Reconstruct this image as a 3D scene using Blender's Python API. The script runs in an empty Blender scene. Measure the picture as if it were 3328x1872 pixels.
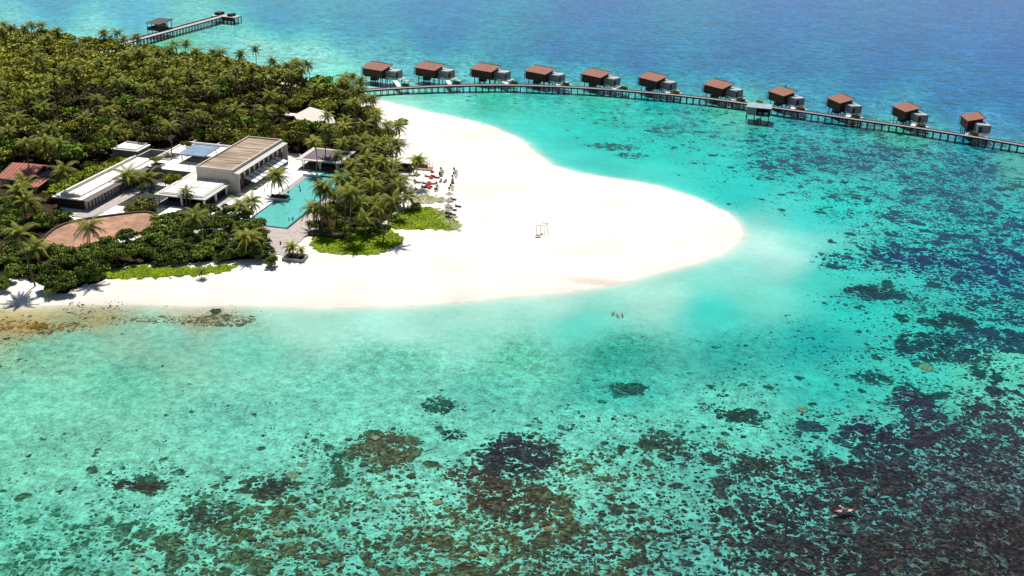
import bpy, math, random
import numpy as np
from mathutils import Vector, Matrix, noise as mnoise
R = math.radians
rng = np.random.default_rng(7); random.seed(7)
scn = bpy.context.scene
col = scn.collection

# ---------------------------------------------------------------- camera
CAM_H, PITCH, ROLL, HFOV = 110.0, R(24), R(-2), R(52.5)
cd = bpy.data.cameras.new("camera"); cam = bpy.data.objects.new("camera", cd); col.objects.link(cam)
cd.sensor_width = 36; cd.angle_x = HFOV; cd.clip_start = 1; cd.clip_end = 9000
cr, sr = math.cos(ROLL), math.sin(ROLL)
fwd = Vector((0, math.cos(PITCH), -math.sin(PITCH))); up0 = Vector((0, math.sin(PITCH), math.cos(PITCH))); rt0 = Vector((1, 0, 0))
rt = rt0*cr - up0*sr; up = rt0*sr + up0*cr
m = Matrix((rt, up, -fwd)).transposed().to_4x4(); m.translation = (0, 0, CAM_H)
cam.matrix_world = m
scn.camera = cam

# ---------------------------------------------------------------- light
SUN_EL, SUN_AZ = R(61), R(-11)      # azimuth from +Y, clockwise
w = bpy.data.worlds.new("World"); scn.world = w; w.use_nodes = True
nt = w.node_tree; bg = nt.nodes['Background']; sky = nt.nodes.new('ShaderNodeTexSky'); sky.sky_type = 'NISHITA'
sky.sun_disc = False; sky.sun_elevation = SUN_EL; sky.sun_rotation = SUN_AZ; sky.air_density = 1.0; sky.dust_density = 0.2
nt.links.new(sky.outputs[0], bg.inputs[0]); bg.inputs[1].default_value = 0.06
sl = bpy.data.lights.new("sun", 'SUN'); sl.energy = 4.8; sl.angle = R(0.5); sl.color = (1, .965, .9)
so = bpy.data.objects.new("sun", sl); col.objects.link(so)
sdir = Vector((math.sin(SUN_AZ)*math.cos(SUN_EL), math.cos(SUN_AZ)*math.cos(SUN_EL), math.sin(SUN_EL)))
so.rotation_euler = sdir.to_track_quat('Z', 'Y').to_euler(); so.location = (0, 300, 300)
EXPO = 0.4
scn.view_settings.view_transform = 'Standard'; scn.view_settings.look = 'None'
scn.view_settings.exposure = EXPO; scn.view_settings.gamma = 1
cy = scn.cycles
cy.max_bounces = 6; cy.transparent_max_bounces = 12; cy.diffuse_bounces = 3; cy.glossy_bounces = 2; cy.volume_bounces = 0
cy.use_denoising = True; cy.caustics_reflective = False; cy.caustics_refractive = False
cy.sample_clamp_indirect = 4

# ---------------------------------------------------------------- pixel (of the 3328 px photo) -> point on a level plane
FP = 1664/math.tan(HFOV/2)
def un(x, y, z=1.2):
    u = (x-1664)/FP; v = -(y-936)/FP
    u, v = u*cr+v*sr, -u*sr+v*cr
    d = (u, math.cos(PITCH)+v*math.sin(PITCH), -math.sin(PITCH)+v*math.cos(PITCH))
    t = (z-CAM_H)/d[2]
    return (d[0]*t, d[1]*t)
def un2(x, y, z=1.2): return un(x*1.29193, y*1.29193, z)     # 2576 px readings
def lin(c):
    c = np.asarray(c, float)/255
    return np.where(c <= .04045, c/12.92, ((c+.055)/1.055)**2.4)

# ---------------------------------------------------------------- helpers
def tag(o, label=None, cat=None, group=None, kind=None):
    if label: o['label'] = label
    if cat: o['category'] = cat
    if group: o['group'] = group
    if kind: o['kind'] = kind
    return o
def empty(name, loc, rz=0, **k):
    o = bpy.data.objects.new(name, None); col.objects.link(o); o.location = loc; o.rotation_euler = (0, 0, rz); o.empty_display_size = .3
    return tag(o, **k)
def add(name, me, parent=None, **k):
    o = bpy.data.objects.new(name, me); col.objects.link(o)
    if parent: o.parent = parent
    return tag(o, **k)
class MB:
    def __init__(s): s.v = []; s.f = []; s.mi = []; s.m = 0
    def quad(s, a, b, c, d): n = len(s.v); s.v += [a, b, c, d]; s.f.append((n, n+1, n+2, n+3)); s.mi.append(s.m); return s
    def hexa(s, p):          # 8 points: bottom ring (4, ccw) then top ring
        n = len(s.v); s.v += [tuple(q) for q in p]
        for f in ((3, 2, 1, 0), (4, 5, 6, 7), (0, 1, 5, 4), (1, 2, 6, 5), (2, 3, 7, 6), (3, 0, 4, 7)):
            s.f.append(tuple(n+i for i in f)); s.mi.append(s.m)
        return s
    def box(s, x0, x1, y0, y1, z0, z1):
        return s.hexa([(x0, y0, z0), (x1, y0, z0), (x1, y1, z0), (x0, y1, z0), (x0, y0, z1), (x1, y0, z1), (x1, y1, z1), (x0, y1, z1)])
    def bar(s, a, b, w=.1, h=None):
        a = Vector(a); b = Vector(b); d = (b-a).normalized(); h = h or w
        ref = Vector((0, 0, 1)) if abs(d.z) < .95 else Vector((1, 0, 0))
        x = d.cross(ref).normalized()*w/2; y = x.cross(d).normalized()*h/2
        return s.hexa([a-x-y, a+x-y, a+x+y, a-x+y, b-x-y, b+x-y, b+x+y, b-x+y])
    def cyl(s, a, b, r0, r1=None, n=8):
        a = Vector(a); b = Vector(b); r1 = r0 if r1 is None else r1; d = (b-a).normalized()
        ref = Vector((0, 0, 1)) if abs(d.z) < .95 else Vector((1, 0, 0))
        x = d.cross(ref).normalized(); y = x.cross(d)
        k = len(s.v)
        for p, r in ((a, r0), (b, r1)):
            for i in range(n):
                t = 2*math.pi*i/n; s.v.append(tuple(p+(x*math.cos(t)+y*math.sin(t))*r))
        for i in range(n):
            j = (i+1) % n; s.f.append((k+i, k+n+i, k+n+j, k+j)); s.mi.append(s.m)
        s.f.append(tuple(k+i for i in range(n))); s.f.append(tuple(k+n+n-1-i for i in range(n))); s.mi += [s.m]*2
        return s
    def prism(s, pts, z0, z1):
        n = len(s.v); c = len(pts)
        z0s = z0 if hasattr(z0, '__len__') else [z0]*c; z1s = z1 if hasattr(z1, '__len__') else [z1]*c
        s.v += [(p[0], p[1], z) for p, z in zip(pts, z0s)]+[(p[0], p[1], z) for p, z in zip(pts, z1s)]
        s.f.append(tuple(n+c-1-i for i in range(c))); s.f.append(tuple(n+c+i for i in range(c))); s.mi += [s.m]*2
        for i in range(c):
            j = (i+1) % c; s.f.append((n+i, n+j, n+c+j, n+c+i)); s.mi.append(s.m)
        return s
    def ball(s, c, r, sz=1, n=8, k=5):
        b = len(s.v)
        for i in range(k+1):
            ph = math.pi*i/k
            for j in range(n):
                t = 2*math.pi*j/n; s.v.append((c[0]+r*math.sin(ph)*math.cos(t), c[1]+r*math.sin(ph)*math.sin(t), c[2]+r*sz*math.cos(ph)))
        for i in range(k):
            for j in range(n):
                q = (j+1) % n; s.f.append((b+i*n+j, b+(i+1)*n+j, b+(i+1)*n+q, b+i*n+q)); s.mi.append(s.m)
        return s
    def mesh(s, name, *mats):
        me = bpy.data.meshes.new(name); me.from_pydata([tuple(p) for p in s.v], [], s.f)
        for x in mats: me.materials.append(x)
        if len(mats) > 1: me.polygons.foreach_set('material_index', s.mi)
        me.update(); return me
    def build(s, name, mat, parent=None, **k):
        mats = mat if isinstance(mat, (list, tuple)) else (mat,)
        return add(name, s.mesh(name, *mats), parent, **k)
def copy_tree(o, parent=None):
    c = o.copy(); col.objects.link(c); c.parent = parent
    for ch in list(kids.get(o.name, [])) or [x for x in o.children]: copy_tree(ch, c)
    return c
kids = {}
def np_mesh(name, V, F, mats, attrs={}, mi=None, smooth=False):
    """V (n,3), F (m,4) or (m,3)"""
    me = bpy.data.meshes.new(name); V = np.asarray(V, np.float32); F = np.asarray(F, np.int32); k = F.shape[1]
    me.vertices.add(len(V)); me.vertices.foreach_set('co', V.ravel())
    me.loops.add(F.size); me.loops.foreach_set('vertex_index', F.ravel())
    me.polygons.add(len(F)); me.polygons.foreach_set('loop_start', np.arange(0, F.size, k, dtype=np.int32))
    me.update(calc_edges=True)
    for x in mats: me.materials.append(x)
    if mi is not None: me.polygons.foreach_set('material_index', np.asarray(mi, np.int32))
    if smooth: me.polygons.foreach_set('use_smooth', np.ones(len(F), bool))
    for n, a in attrs.items():
        a = np.asarray(a, np.float32)
        if a.ndim == 1: at = me.attributes.new(n, 'FLOAT', 'POINT'); at.data.foreach_set('value', a)
        else: at = me.attributes.new(n, 'FLOAT_COLOR', 'POINT'); at.data.foreach_set('color', np.hstack([a, np.ones((len(a), 1))]).astype(np.float32).ravel())
    return me

# ---------------------------------------------------------------- materials
def new_mat(name):
    m = bpy.data.materials.new(name); m.use_nodes = True; n = m.node_tree
    return m, n, n.nodes['Principled BSDF']
def mat(name, c, rough=.7, var=.25, scale=1.5, spec=.3, c2=None, stretch=(1, 1, 1), bump=0, metal=0, c3=None):
    """procedural: two noises mix the colour with a darker or second colour"""
    m, n, b = new_mat(name)
    tc = n.nodes.new('ShaderNodeTexCoord'); mp = n.nodes.new('ShaderNodeMapping'); mp.inputs['Scale'].default_value = stretch
    no = n.nodes.new('ShaderNodeTexNoise'); no.inputs['Scale'].default_value = scale; no.inputs['Detail'].default_value = 5; no.inputs['Roughness'].default_value = .65
    n.links.new(tc.outputs['Object'], mp.inputs[0]); n.links.new(mp.outputs[0], no.inputs[0])
    r = n.nodes.new('ShaderNodeValToRGB'); e = r.color_ramp.elements
    c2 = c2 or tuple(x*(1-var) for x in c)
    e[0].position = .36; e[0].color = (*c2, 1); e[1].position = .62; e[1].color = (*c, 1)
    if c3: x = e.new(.8); x.color = (*c3, 1)
    n.links.new(no.outputs[0], r.inputs[0]); n.links.new(r.outputs[0], b.inputs['Base Color'])
    b.inputs['Roughness'].default_value = rough; b.inputs['Specular IOR Level'].default_value = spec; b.inputs['Metallic'].default_value = metal
    if bump:
        bp = n.nodes.new('ShaderNodeBump'); bp.inputs['Strength'].default_value = bump; bp.inputs['Distance'].default_value = .1
        n.links.new(no.outputs[0], bp.inputs['Height']); n.links.new(bp.outputs[0], b.inputs['Normal'])
    return m
def striped(name, c, c2, axis='X', scale=3.0, rough=.7, var=.3, dist=1.0, duty=(.35, .5)):
    """boards, slats or tile rows: a wave across one axis over a noise"""
    m = mat(name, c, rough, var, .9); n = m.node_tree; b = n.nodes['Principled BSDF']; r = b.inputs['Base Color'].links[0].from_socket
    tc = [x for x in n.nodes if x.type == 'TEX_COORD'][0]
    wv = n.nodes.new('ShaderNodeTexWave'); wv.wave_type = 'BANDS'; wv.bands_direction = axis; wv.inputs['Scale'].default_value = scale; wv.inputs['Distortion'].default_value = dist*.2
    n.links.new(tc.outputs['Object'], wv.inputs[0])
    mr = n.nodes.new('ShaderNodeMapRange'); mr.inputs[1].default_value = duty[0]; mr.inputs[2].default_value = duty[1]
    n.links.new(wv.outputs['Fac'], mr.inputs[0])
    mx = n.nodes.new('ShaderNodeMix'); mx.data_type = 'RGBA'; mx.inputs[6].default_value = (*c2, 1)
    n.links.new(mr.outputs[0], mx.inputs[0]); n.links.new(r, mx.inputs[7]); n.links.new(mx.outputs[2], b.inputs['Base Color'])
    return m
def leafmat(name, c, c2, hue=.25):
    """foliage: colour per leaf ('tone' attribute) and per plant (object random)"""
    m, n, b = new_mat(name)
    at = n.nodes.new('ShaderNodeAttribute'); at.attribute_name = 'tone'
    oi = n.nodes.new('ShaderNodeObjectInfo')
    mx = n.nodes.new('ShaderNodeMix'); mx.data_type = 'RGBA'; mx.inputs[6].default_value = (*c, 1); mx.inputs[7].default_value = (*c2, 1)
    ad = n.nodes.new('ShaderNodeMath'); ad.operation = 'MULTIPLY_ADD'; ad.inputs[1].default_value = hue*2; n.links.new(oi.outputs['Random'], ad.inputs[0])
    sb = n.nodes.new('ShaderNodeMath'); sb.operation = 'SUBTRACT'; sb.inputs[1].default_value = hue; n.links.new(at.outputs['Fac'], sb.inputs[0]); n.links.new(sb.outputs[0], ad.inputs[2])
    cl = n.nodes.new('ShaderNodeClamp'); n.links.new(ad.outputs[0], cl.inputs[0]); n.links.new(cl.outputs[0], mx.inputs[0])
    n.links.new(mx.outputs[2], b.inputs['Base Color'])
    b.inputs['Roughness'].default_value = .6; b.inputs['Specular IOR Level'].default_value = .1
    return m
def _low(m, v=.08): m.node_tree.nodes['Principled BSDF'].inputs['Specular IOR Level'].default_value = v; return m
M = dict(
    leaf=leafmat('broad_leaves', (.032, .042, .008), (.40, .40, .045), .36),
    hedge=leafmat('hedge_leaves', (.022, .048, .009), (.25, .31, .038), .3),
    lime=leafmat('lime_leaves', (.14, .19, .012), (.42, .50, .03), .1),
    palm=leafmat('palm_leaves', (.02, .030, .006), (.25, .265, .04), .22),
    ypalm=leafmat('yellow_palm_leaves', (.12, .13, .015), (.36, .33, .06), .1),
    grass=_low(leafmat('creeper', (.12, .20, .002), (.28, .38, .004), .0)),
    dry=leafmat('dry_creeper', (.30, .32, .12), (.62, .58, .38), .0),
    trunk=mat('bark', (.22, .17, .12), .9, .5, 3), bark=mat('tree_bark', (.10, .07, .05), .9, .5, 3),
    plaster=mat('plaster', (.52, .46, .38), .85, .14, .8, stretch=(1, 1, .3)),
    white=mat('white_plaster', (.78, .75, .70), .8, .1, .6), cream=mat('cream_render', (.60, .55, .47), .85, .18, .5),
    paving=mat('pale_paving', (.82, .79, .73), .8, .08, .5), concrete=mat('concrete', (.42, .40, .38), .85, .25, .7),
    dark=mat('dark_timber', (.035, .022, .016), .6, .4, 2), brown=mat('brown_timber', (.10, .045, .03), .6, .4, 2, stretch=(1, 1, .2)),
    black=mat('black_metal', (.015, .015, .017), .4, .2, 3), glassd=mat('dark_glass', (.02, .022, .025), .12, .2, 1, spec=.6),
    hallroof=mat('weathered_roof', (.40, .32, .22), .85, 0, .38, c2=(.13, .08, .05), stretch=(.22, 2.2, 1), c3=(.60, .54, .42)),
    deck=striped('deck_boards', (.44, .38, .35), (.27, .22, .2), 'Y', .3, duty=(.0, .3)),
    jetty=striped('jetty_boards', (.30, .27, .27), (.10, .08, .08), 'X', 1.2, duty=(.0, .15)),
    jettys=mat('jetty_fascia', (.035, .035, .045), .7, .3, 1.5), pile=mat('pile', (.05, .06, .06), .6, .4, 2),
    rust=striped('rusty_shingles', (.30, .105, .055), (.16, .045, .025), 'X', .2, duty=(.15, .5), var=.45),
    villaw=striped('villa_slats', (.13, .048, .03), (.025, .011, .008), 'X', .26, duty=(.3, .6)),
    villab=mat('villa_render', (.26, .25, .255), .8, .15, 1), villat=mat('villa_top', (.52, .53, .52), .7, .25, .35, c2=(.20, .21, .21)),
    redtile=striped('red_tiles', (.42, .13, .085), (.17, .05, .035), 'X', .24, duty=(.1, .5)),
    slate=mat('slate_roof', (.14, .11, .11), .75, .3, 1.2), lightstone=mat('roof_edge', (.50, .48, .45), .8, .15, 1),
    awn=mat('awning_cloth', (.80, .77, .76), .8, .05, 1), tent=mat('tent_cloth', (.78, .70, .60), .8, .06, .3),
    soil=mat('soil', (.07, .045, .03), .95, .5, 3), pond=mat('dark_pond', (.075, .08, .055), .15, 0, .9, c2=(.03, .035, .022), stretch=(.4, 2.2, 1), bump=.3),
    red=mat('red_cushion', (.50, .03, .045), .8, .2, 3), maroon=mat('maroon_cushion', (.12, .02, .025), .8, .2, 3), grey=mat('grey_cushion', (.20, .17, .14), .8, .2, 3),
    wood=mat('light_wood', (.28, .19, .12), .7, .3, 2), umb=mat('umbrella_thatch', (.40, .35, .31), .85, .25, 5),
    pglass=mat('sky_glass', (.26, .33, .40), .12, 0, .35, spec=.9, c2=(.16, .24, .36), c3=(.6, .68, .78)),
    skin=mat('skin', (.42, .24, .16), .6, .1, 5), cloth=mat('dark_cloth', (.03, .03, .04), .8, .2, 5), clothw=mat('pale_cloth', (.7, .7, .66), .8, .1, 5), hair=mat('hair', (.03, .02, .015), .7, .2, 8),
    kred=mat('kayak_red', (.62, .02, .05), .35, .1, 3, spec=.5), kgrey=mat('kayak_grey', (.30, .29, .27), .5, .2, 3), coralb=mat('boulder_coral', (.40, .30, .17), .9, 0, 2.2, c2=(.08, .07, .04), bump=.8),
    thatch=mat('dry_thatch', (.33, .26, .13), .9, .5, 3), wallg=mat('grey_wall', (.30, .26, .25), .85, .25, .6), rim=mat('dark_rim', (.06, .035, .022), .8, .4, 1),  # wallg: plain grey wall colour with mild noise
)
def brick():
    m, n, b = new_mat('brick_paving')
    tc = n.nodes.new('ShaderNodeTexCoord'); br = n.nodes.new('ShaderNodeTexBrick')
    br.inputs['Color1'].default_value = (.44, .22, .12, 1); br.inputs['Color2'].default_value = (.30, .16, .09, 1); br.inputs['Mortar'].default_value = (.17, .10, .07, 1)
    br.inputs['Scale'].default_value = 1; br.inputs['Brick Width'].default_value = 1.4; br.inputs['Row Height'].default_value = .55; br.inputs['Mortar Size'].default_value = .06; br.inputs['Bias'].default_value = -.1
    n.links.new(tc.outputs['Object'], br.inputs[0])
    no = n.nodes.new('ShaderNodeTexNoise'); no.inputs['Scale'].default_value = .35; no.inputs['Detail'].default_value = 6; n.links.new(tc.outputs['Object'], no.inputs[0])
    mr = n.nodes.new('ShaderNodeMapRange'); mr.inputs[1].default_value = .3; mr.inputs[2].default_value = .7; mr.inputs[3].default_value = .65; mr.inputs[4].default_value = 1.35; n.links.new(no.outputs[0], mr.inputs[0])
    mx = n.nodes.new('ShaderNodeVectorMath'); mx.operation = 'SCALE'; n.links.new(br.outputs[0], mx.inputs[0]); n.links.new(mr.outputs[0], mx.inputs[3])
    n.links.new(mx.outputs[0], b.inputs['Base Color']); b.inputs['Roughness'].default_value = .85
    return m
M['brick'] = brick()

# ================================================================ TERRAIN
SH = [(-900, 770), (-300, 775), (0, 772), (200, 766), (400, 766), (600, 770), (800, 773), (1000, 769), (1200, 756), (1400, 736), (1550, 712), (1650, 690), (1750, 664), (1820, 636), (1862, 606), (1872, 588), (1865, 568), (1835, 535), (1760, 500), (1660, 468), (1550, 450), (1450, 435), (1390, 415), (1350, 388), (1322, 360), (1285, 338), (1245, 320), (1180, 302), (1100, 285), (1020, 268), (960, 252), (905, 246), (850, 228), (760, 208), (650, 186), (520, 165), (400, 145), (250, 128), (100, 102), (-60, 85), (-500, 60)]
SHORE = np.array([un2(x, y, 0) for x, y in SH])
SHORE = np.vstack([SHORE, [[-1500, 900], [-1500, 120]]])
def sdist(P, poly):
    """signed distance, positive inside"""
    P = np.asarray(P, float); best = np.full(len(P), 1e9); ins = np.zeros(len(P), bool)
    for i in range(len(poly)):
        a = poly[i]; b = poly[(i+1) % len(poly)]; ab = b-a; L = ab@ab
        t = np.clip(((P-a)@ab)/max(L, 1e-9), 0, 1); d = np.hypot(*(P-(a+t[:, None]*ab)).T); best = np.minimum(best, d)
        c = ((a[1] > P[:, 1]) != (b[1] > P[:, 1]))
        with np.errstate(divide='ignore', invalid='ignore'): xs = (b[0]-a[0])*(P[:, 1]-a[1])/(b[1]-a[1])+a[0]
        ins ^= c & (P[:, 0] < xs)
    return np.where(ins, best, -best)
# sea-floor colours over the lagoon, deep-water blue and ripple streaks painted in: 2576-px reading, display colour of the bare bed, two-way water path (m), coral density, coral colour, rubble with caustic speckle
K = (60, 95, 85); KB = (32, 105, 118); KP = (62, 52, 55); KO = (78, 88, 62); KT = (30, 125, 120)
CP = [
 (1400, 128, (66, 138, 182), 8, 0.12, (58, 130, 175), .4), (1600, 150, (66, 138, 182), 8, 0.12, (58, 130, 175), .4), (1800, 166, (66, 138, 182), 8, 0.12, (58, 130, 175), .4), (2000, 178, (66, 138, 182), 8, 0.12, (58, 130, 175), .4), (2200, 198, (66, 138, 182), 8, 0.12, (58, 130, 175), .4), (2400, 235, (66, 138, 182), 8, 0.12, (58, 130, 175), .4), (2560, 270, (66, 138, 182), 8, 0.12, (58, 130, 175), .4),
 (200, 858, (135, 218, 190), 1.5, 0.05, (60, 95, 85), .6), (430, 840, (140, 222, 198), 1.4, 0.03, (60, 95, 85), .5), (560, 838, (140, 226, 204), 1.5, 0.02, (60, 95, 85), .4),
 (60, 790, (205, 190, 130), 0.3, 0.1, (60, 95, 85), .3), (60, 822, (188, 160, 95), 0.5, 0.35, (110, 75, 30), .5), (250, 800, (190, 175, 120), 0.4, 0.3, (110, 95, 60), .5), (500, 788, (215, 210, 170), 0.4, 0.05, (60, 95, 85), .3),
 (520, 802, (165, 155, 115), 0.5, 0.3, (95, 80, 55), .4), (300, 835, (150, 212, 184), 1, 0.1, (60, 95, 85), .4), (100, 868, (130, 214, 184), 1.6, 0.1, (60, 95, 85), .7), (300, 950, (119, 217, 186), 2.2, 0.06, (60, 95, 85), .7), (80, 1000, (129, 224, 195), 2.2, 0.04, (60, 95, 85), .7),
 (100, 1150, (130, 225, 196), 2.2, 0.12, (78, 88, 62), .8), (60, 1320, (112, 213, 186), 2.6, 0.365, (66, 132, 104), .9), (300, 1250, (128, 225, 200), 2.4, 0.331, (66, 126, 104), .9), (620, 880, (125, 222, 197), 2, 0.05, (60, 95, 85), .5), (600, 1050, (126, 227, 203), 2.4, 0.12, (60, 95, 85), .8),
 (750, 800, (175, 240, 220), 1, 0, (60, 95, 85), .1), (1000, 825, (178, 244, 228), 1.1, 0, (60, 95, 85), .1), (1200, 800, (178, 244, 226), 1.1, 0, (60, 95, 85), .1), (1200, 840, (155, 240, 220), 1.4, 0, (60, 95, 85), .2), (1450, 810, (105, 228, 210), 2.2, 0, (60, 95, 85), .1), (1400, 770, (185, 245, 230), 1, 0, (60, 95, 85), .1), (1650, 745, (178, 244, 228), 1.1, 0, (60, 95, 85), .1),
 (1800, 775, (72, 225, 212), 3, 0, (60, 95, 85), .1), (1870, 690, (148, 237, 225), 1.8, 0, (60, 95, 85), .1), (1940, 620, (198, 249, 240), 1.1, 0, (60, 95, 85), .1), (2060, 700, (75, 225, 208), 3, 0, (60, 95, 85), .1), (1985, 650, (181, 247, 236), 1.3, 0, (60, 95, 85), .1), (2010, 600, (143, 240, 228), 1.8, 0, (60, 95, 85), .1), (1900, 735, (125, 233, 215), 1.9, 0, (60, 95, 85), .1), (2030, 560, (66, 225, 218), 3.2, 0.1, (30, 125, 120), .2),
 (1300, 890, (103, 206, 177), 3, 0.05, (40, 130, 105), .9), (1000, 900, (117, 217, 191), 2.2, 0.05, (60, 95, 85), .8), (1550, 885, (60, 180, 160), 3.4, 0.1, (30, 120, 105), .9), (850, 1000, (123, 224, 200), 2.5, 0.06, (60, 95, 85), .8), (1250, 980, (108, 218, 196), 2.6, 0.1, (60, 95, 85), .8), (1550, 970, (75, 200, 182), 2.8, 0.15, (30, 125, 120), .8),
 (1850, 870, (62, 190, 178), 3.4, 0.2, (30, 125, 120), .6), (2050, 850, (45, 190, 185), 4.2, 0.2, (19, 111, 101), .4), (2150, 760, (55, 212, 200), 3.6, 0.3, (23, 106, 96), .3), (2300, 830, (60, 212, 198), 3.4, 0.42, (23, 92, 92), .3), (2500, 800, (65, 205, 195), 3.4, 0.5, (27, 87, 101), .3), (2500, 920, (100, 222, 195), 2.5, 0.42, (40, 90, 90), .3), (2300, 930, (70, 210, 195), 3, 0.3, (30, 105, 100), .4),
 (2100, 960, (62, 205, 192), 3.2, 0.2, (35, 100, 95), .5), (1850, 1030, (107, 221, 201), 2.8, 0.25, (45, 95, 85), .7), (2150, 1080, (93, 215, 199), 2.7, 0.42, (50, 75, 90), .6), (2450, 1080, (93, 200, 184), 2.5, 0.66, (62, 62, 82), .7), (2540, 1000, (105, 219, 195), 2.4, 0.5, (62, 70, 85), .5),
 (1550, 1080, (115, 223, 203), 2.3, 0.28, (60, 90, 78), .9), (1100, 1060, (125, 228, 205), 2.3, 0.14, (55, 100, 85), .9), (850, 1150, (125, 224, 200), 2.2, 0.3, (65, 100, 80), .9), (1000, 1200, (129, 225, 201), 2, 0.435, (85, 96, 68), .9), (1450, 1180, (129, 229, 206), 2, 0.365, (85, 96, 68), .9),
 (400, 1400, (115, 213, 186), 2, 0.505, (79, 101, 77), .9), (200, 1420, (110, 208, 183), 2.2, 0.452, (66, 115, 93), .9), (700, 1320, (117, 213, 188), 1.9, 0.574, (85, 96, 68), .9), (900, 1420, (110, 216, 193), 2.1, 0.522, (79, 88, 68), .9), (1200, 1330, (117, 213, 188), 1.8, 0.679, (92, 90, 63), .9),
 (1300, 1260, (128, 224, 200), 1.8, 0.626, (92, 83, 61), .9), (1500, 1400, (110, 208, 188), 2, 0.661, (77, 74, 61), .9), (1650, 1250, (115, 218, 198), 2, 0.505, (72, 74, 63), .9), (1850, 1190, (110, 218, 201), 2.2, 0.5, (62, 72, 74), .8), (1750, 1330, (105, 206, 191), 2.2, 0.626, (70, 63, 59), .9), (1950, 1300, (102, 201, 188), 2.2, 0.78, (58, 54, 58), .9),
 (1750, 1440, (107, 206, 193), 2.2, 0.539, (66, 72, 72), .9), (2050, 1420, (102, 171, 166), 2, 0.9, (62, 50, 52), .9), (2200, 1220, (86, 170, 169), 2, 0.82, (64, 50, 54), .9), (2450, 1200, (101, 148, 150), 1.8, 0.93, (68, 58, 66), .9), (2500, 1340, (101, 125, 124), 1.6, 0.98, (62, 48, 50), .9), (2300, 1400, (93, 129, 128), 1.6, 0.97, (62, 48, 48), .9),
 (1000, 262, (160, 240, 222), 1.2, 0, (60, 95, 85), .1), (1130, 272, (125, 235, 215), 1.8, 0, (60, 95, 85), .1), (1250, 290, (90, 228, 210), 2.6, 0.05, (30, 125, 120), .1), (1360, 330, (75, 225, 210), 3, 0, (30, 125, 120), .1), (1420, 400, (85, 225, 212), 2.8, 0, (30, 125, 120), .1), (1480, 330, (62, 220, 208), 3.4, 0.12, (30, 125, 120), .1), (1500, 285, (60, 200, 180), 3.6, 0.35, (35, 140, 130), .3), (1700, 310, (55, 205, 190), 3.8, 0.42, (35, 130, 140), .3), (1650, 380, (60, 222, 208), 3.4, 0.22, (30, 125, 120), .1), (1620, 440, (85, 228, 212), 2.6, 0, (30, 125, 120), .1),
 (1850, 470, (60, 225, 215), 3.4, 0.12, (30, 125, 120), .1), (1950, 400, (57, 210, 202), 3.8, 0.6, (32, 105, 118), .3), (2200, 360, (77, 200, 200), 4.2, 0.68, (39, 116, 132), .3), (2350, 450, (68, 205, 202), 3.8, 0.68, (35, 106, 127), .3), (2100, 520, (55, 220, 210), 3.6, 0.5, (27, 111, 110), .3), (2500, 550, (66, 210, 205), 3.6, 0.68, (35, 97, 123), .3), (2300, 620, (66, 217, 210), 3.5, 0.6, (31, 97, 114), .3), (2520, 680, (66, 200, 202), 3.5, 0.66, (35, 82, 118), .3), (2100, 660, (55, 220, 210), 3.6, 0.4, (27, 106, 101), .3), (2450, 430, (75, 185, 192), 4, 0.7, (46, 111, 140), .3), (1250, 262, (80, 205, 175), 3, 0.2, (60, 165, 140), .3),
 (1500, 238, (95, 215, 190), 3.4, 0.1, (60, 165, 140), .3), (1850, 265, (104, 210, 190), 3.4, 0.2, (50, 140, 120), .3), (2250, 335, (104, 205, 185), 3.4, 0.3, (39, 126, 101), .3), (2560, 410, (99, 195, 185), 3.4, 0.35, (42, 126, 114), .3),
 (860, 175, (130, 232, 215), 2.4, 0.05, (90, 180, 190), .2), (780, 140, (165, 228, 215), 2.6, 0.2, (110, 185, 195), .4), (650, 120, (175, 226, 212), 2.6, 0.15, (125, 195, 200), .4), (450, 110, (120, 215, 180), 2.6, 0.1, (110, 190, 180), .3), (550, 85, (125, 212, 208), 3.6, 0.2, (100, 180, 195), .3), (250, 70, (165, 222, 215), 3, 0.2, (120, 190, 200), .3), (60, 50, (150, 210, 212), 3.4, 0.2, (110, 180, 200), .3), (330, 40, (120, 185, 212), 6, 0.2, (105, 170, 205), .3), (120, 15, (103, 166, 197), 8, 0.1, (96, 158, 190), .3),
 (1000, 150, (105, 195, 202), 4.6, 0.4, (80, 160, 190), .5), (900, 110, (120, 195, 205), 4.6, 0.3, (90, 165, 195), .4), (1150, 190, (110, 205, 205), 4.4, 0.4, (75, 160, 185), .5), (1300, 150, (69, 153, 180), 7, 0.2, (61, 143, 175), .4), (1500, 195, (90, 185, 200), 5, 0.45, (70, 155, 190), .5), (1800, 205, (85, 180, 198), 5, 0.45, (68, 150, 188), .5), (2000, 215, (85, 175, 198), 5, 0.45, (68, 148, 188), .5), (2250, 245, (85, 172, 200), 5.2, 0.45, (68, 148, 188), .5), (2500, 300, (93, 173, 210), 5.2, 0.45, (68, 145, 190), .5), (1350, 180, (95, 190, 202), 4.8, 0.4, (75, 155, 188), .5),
 (700, 40, (89, 163, 193), 9, 0.1, (83, 153, 190), .3), (900, 70, (83, 158, 190), 9, 0.1, (76, 148, 185), .3), (1100, 90, (75, 148, 187), 10, 0.1, (71, 143, 183), .3), (1100, 20, (86, 153, 193), 12, 0.1, (81, 146, 187), .3), (1500, 120, (66, 143, 183), 10, 0.1, (61, 136, 177), .3), (1500, 30, (77, 143, 187), 14, 0.05, (71, 136, 183), .3), (1900, 130, (65, 138, 181), 12, 0.05, (61, 132, 175), .3), (2000, 30, (79, 143, 190), 14, 0.05, (73, 136, 183), .3), (2250, 150, (65, 136, 183), 12, 0.05, (61, 130, 177), .3), (2450, 60, (83, 143, 190), 14, 0.05, (77, 138, 185), .3), (2550, 220, (69, 136, 185), 10, 0.05, (65, 130, 179), .3), (2560, 130, (73, 136, 187), 12, 0.05, (69, 132, 181), .3),
]
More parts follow.
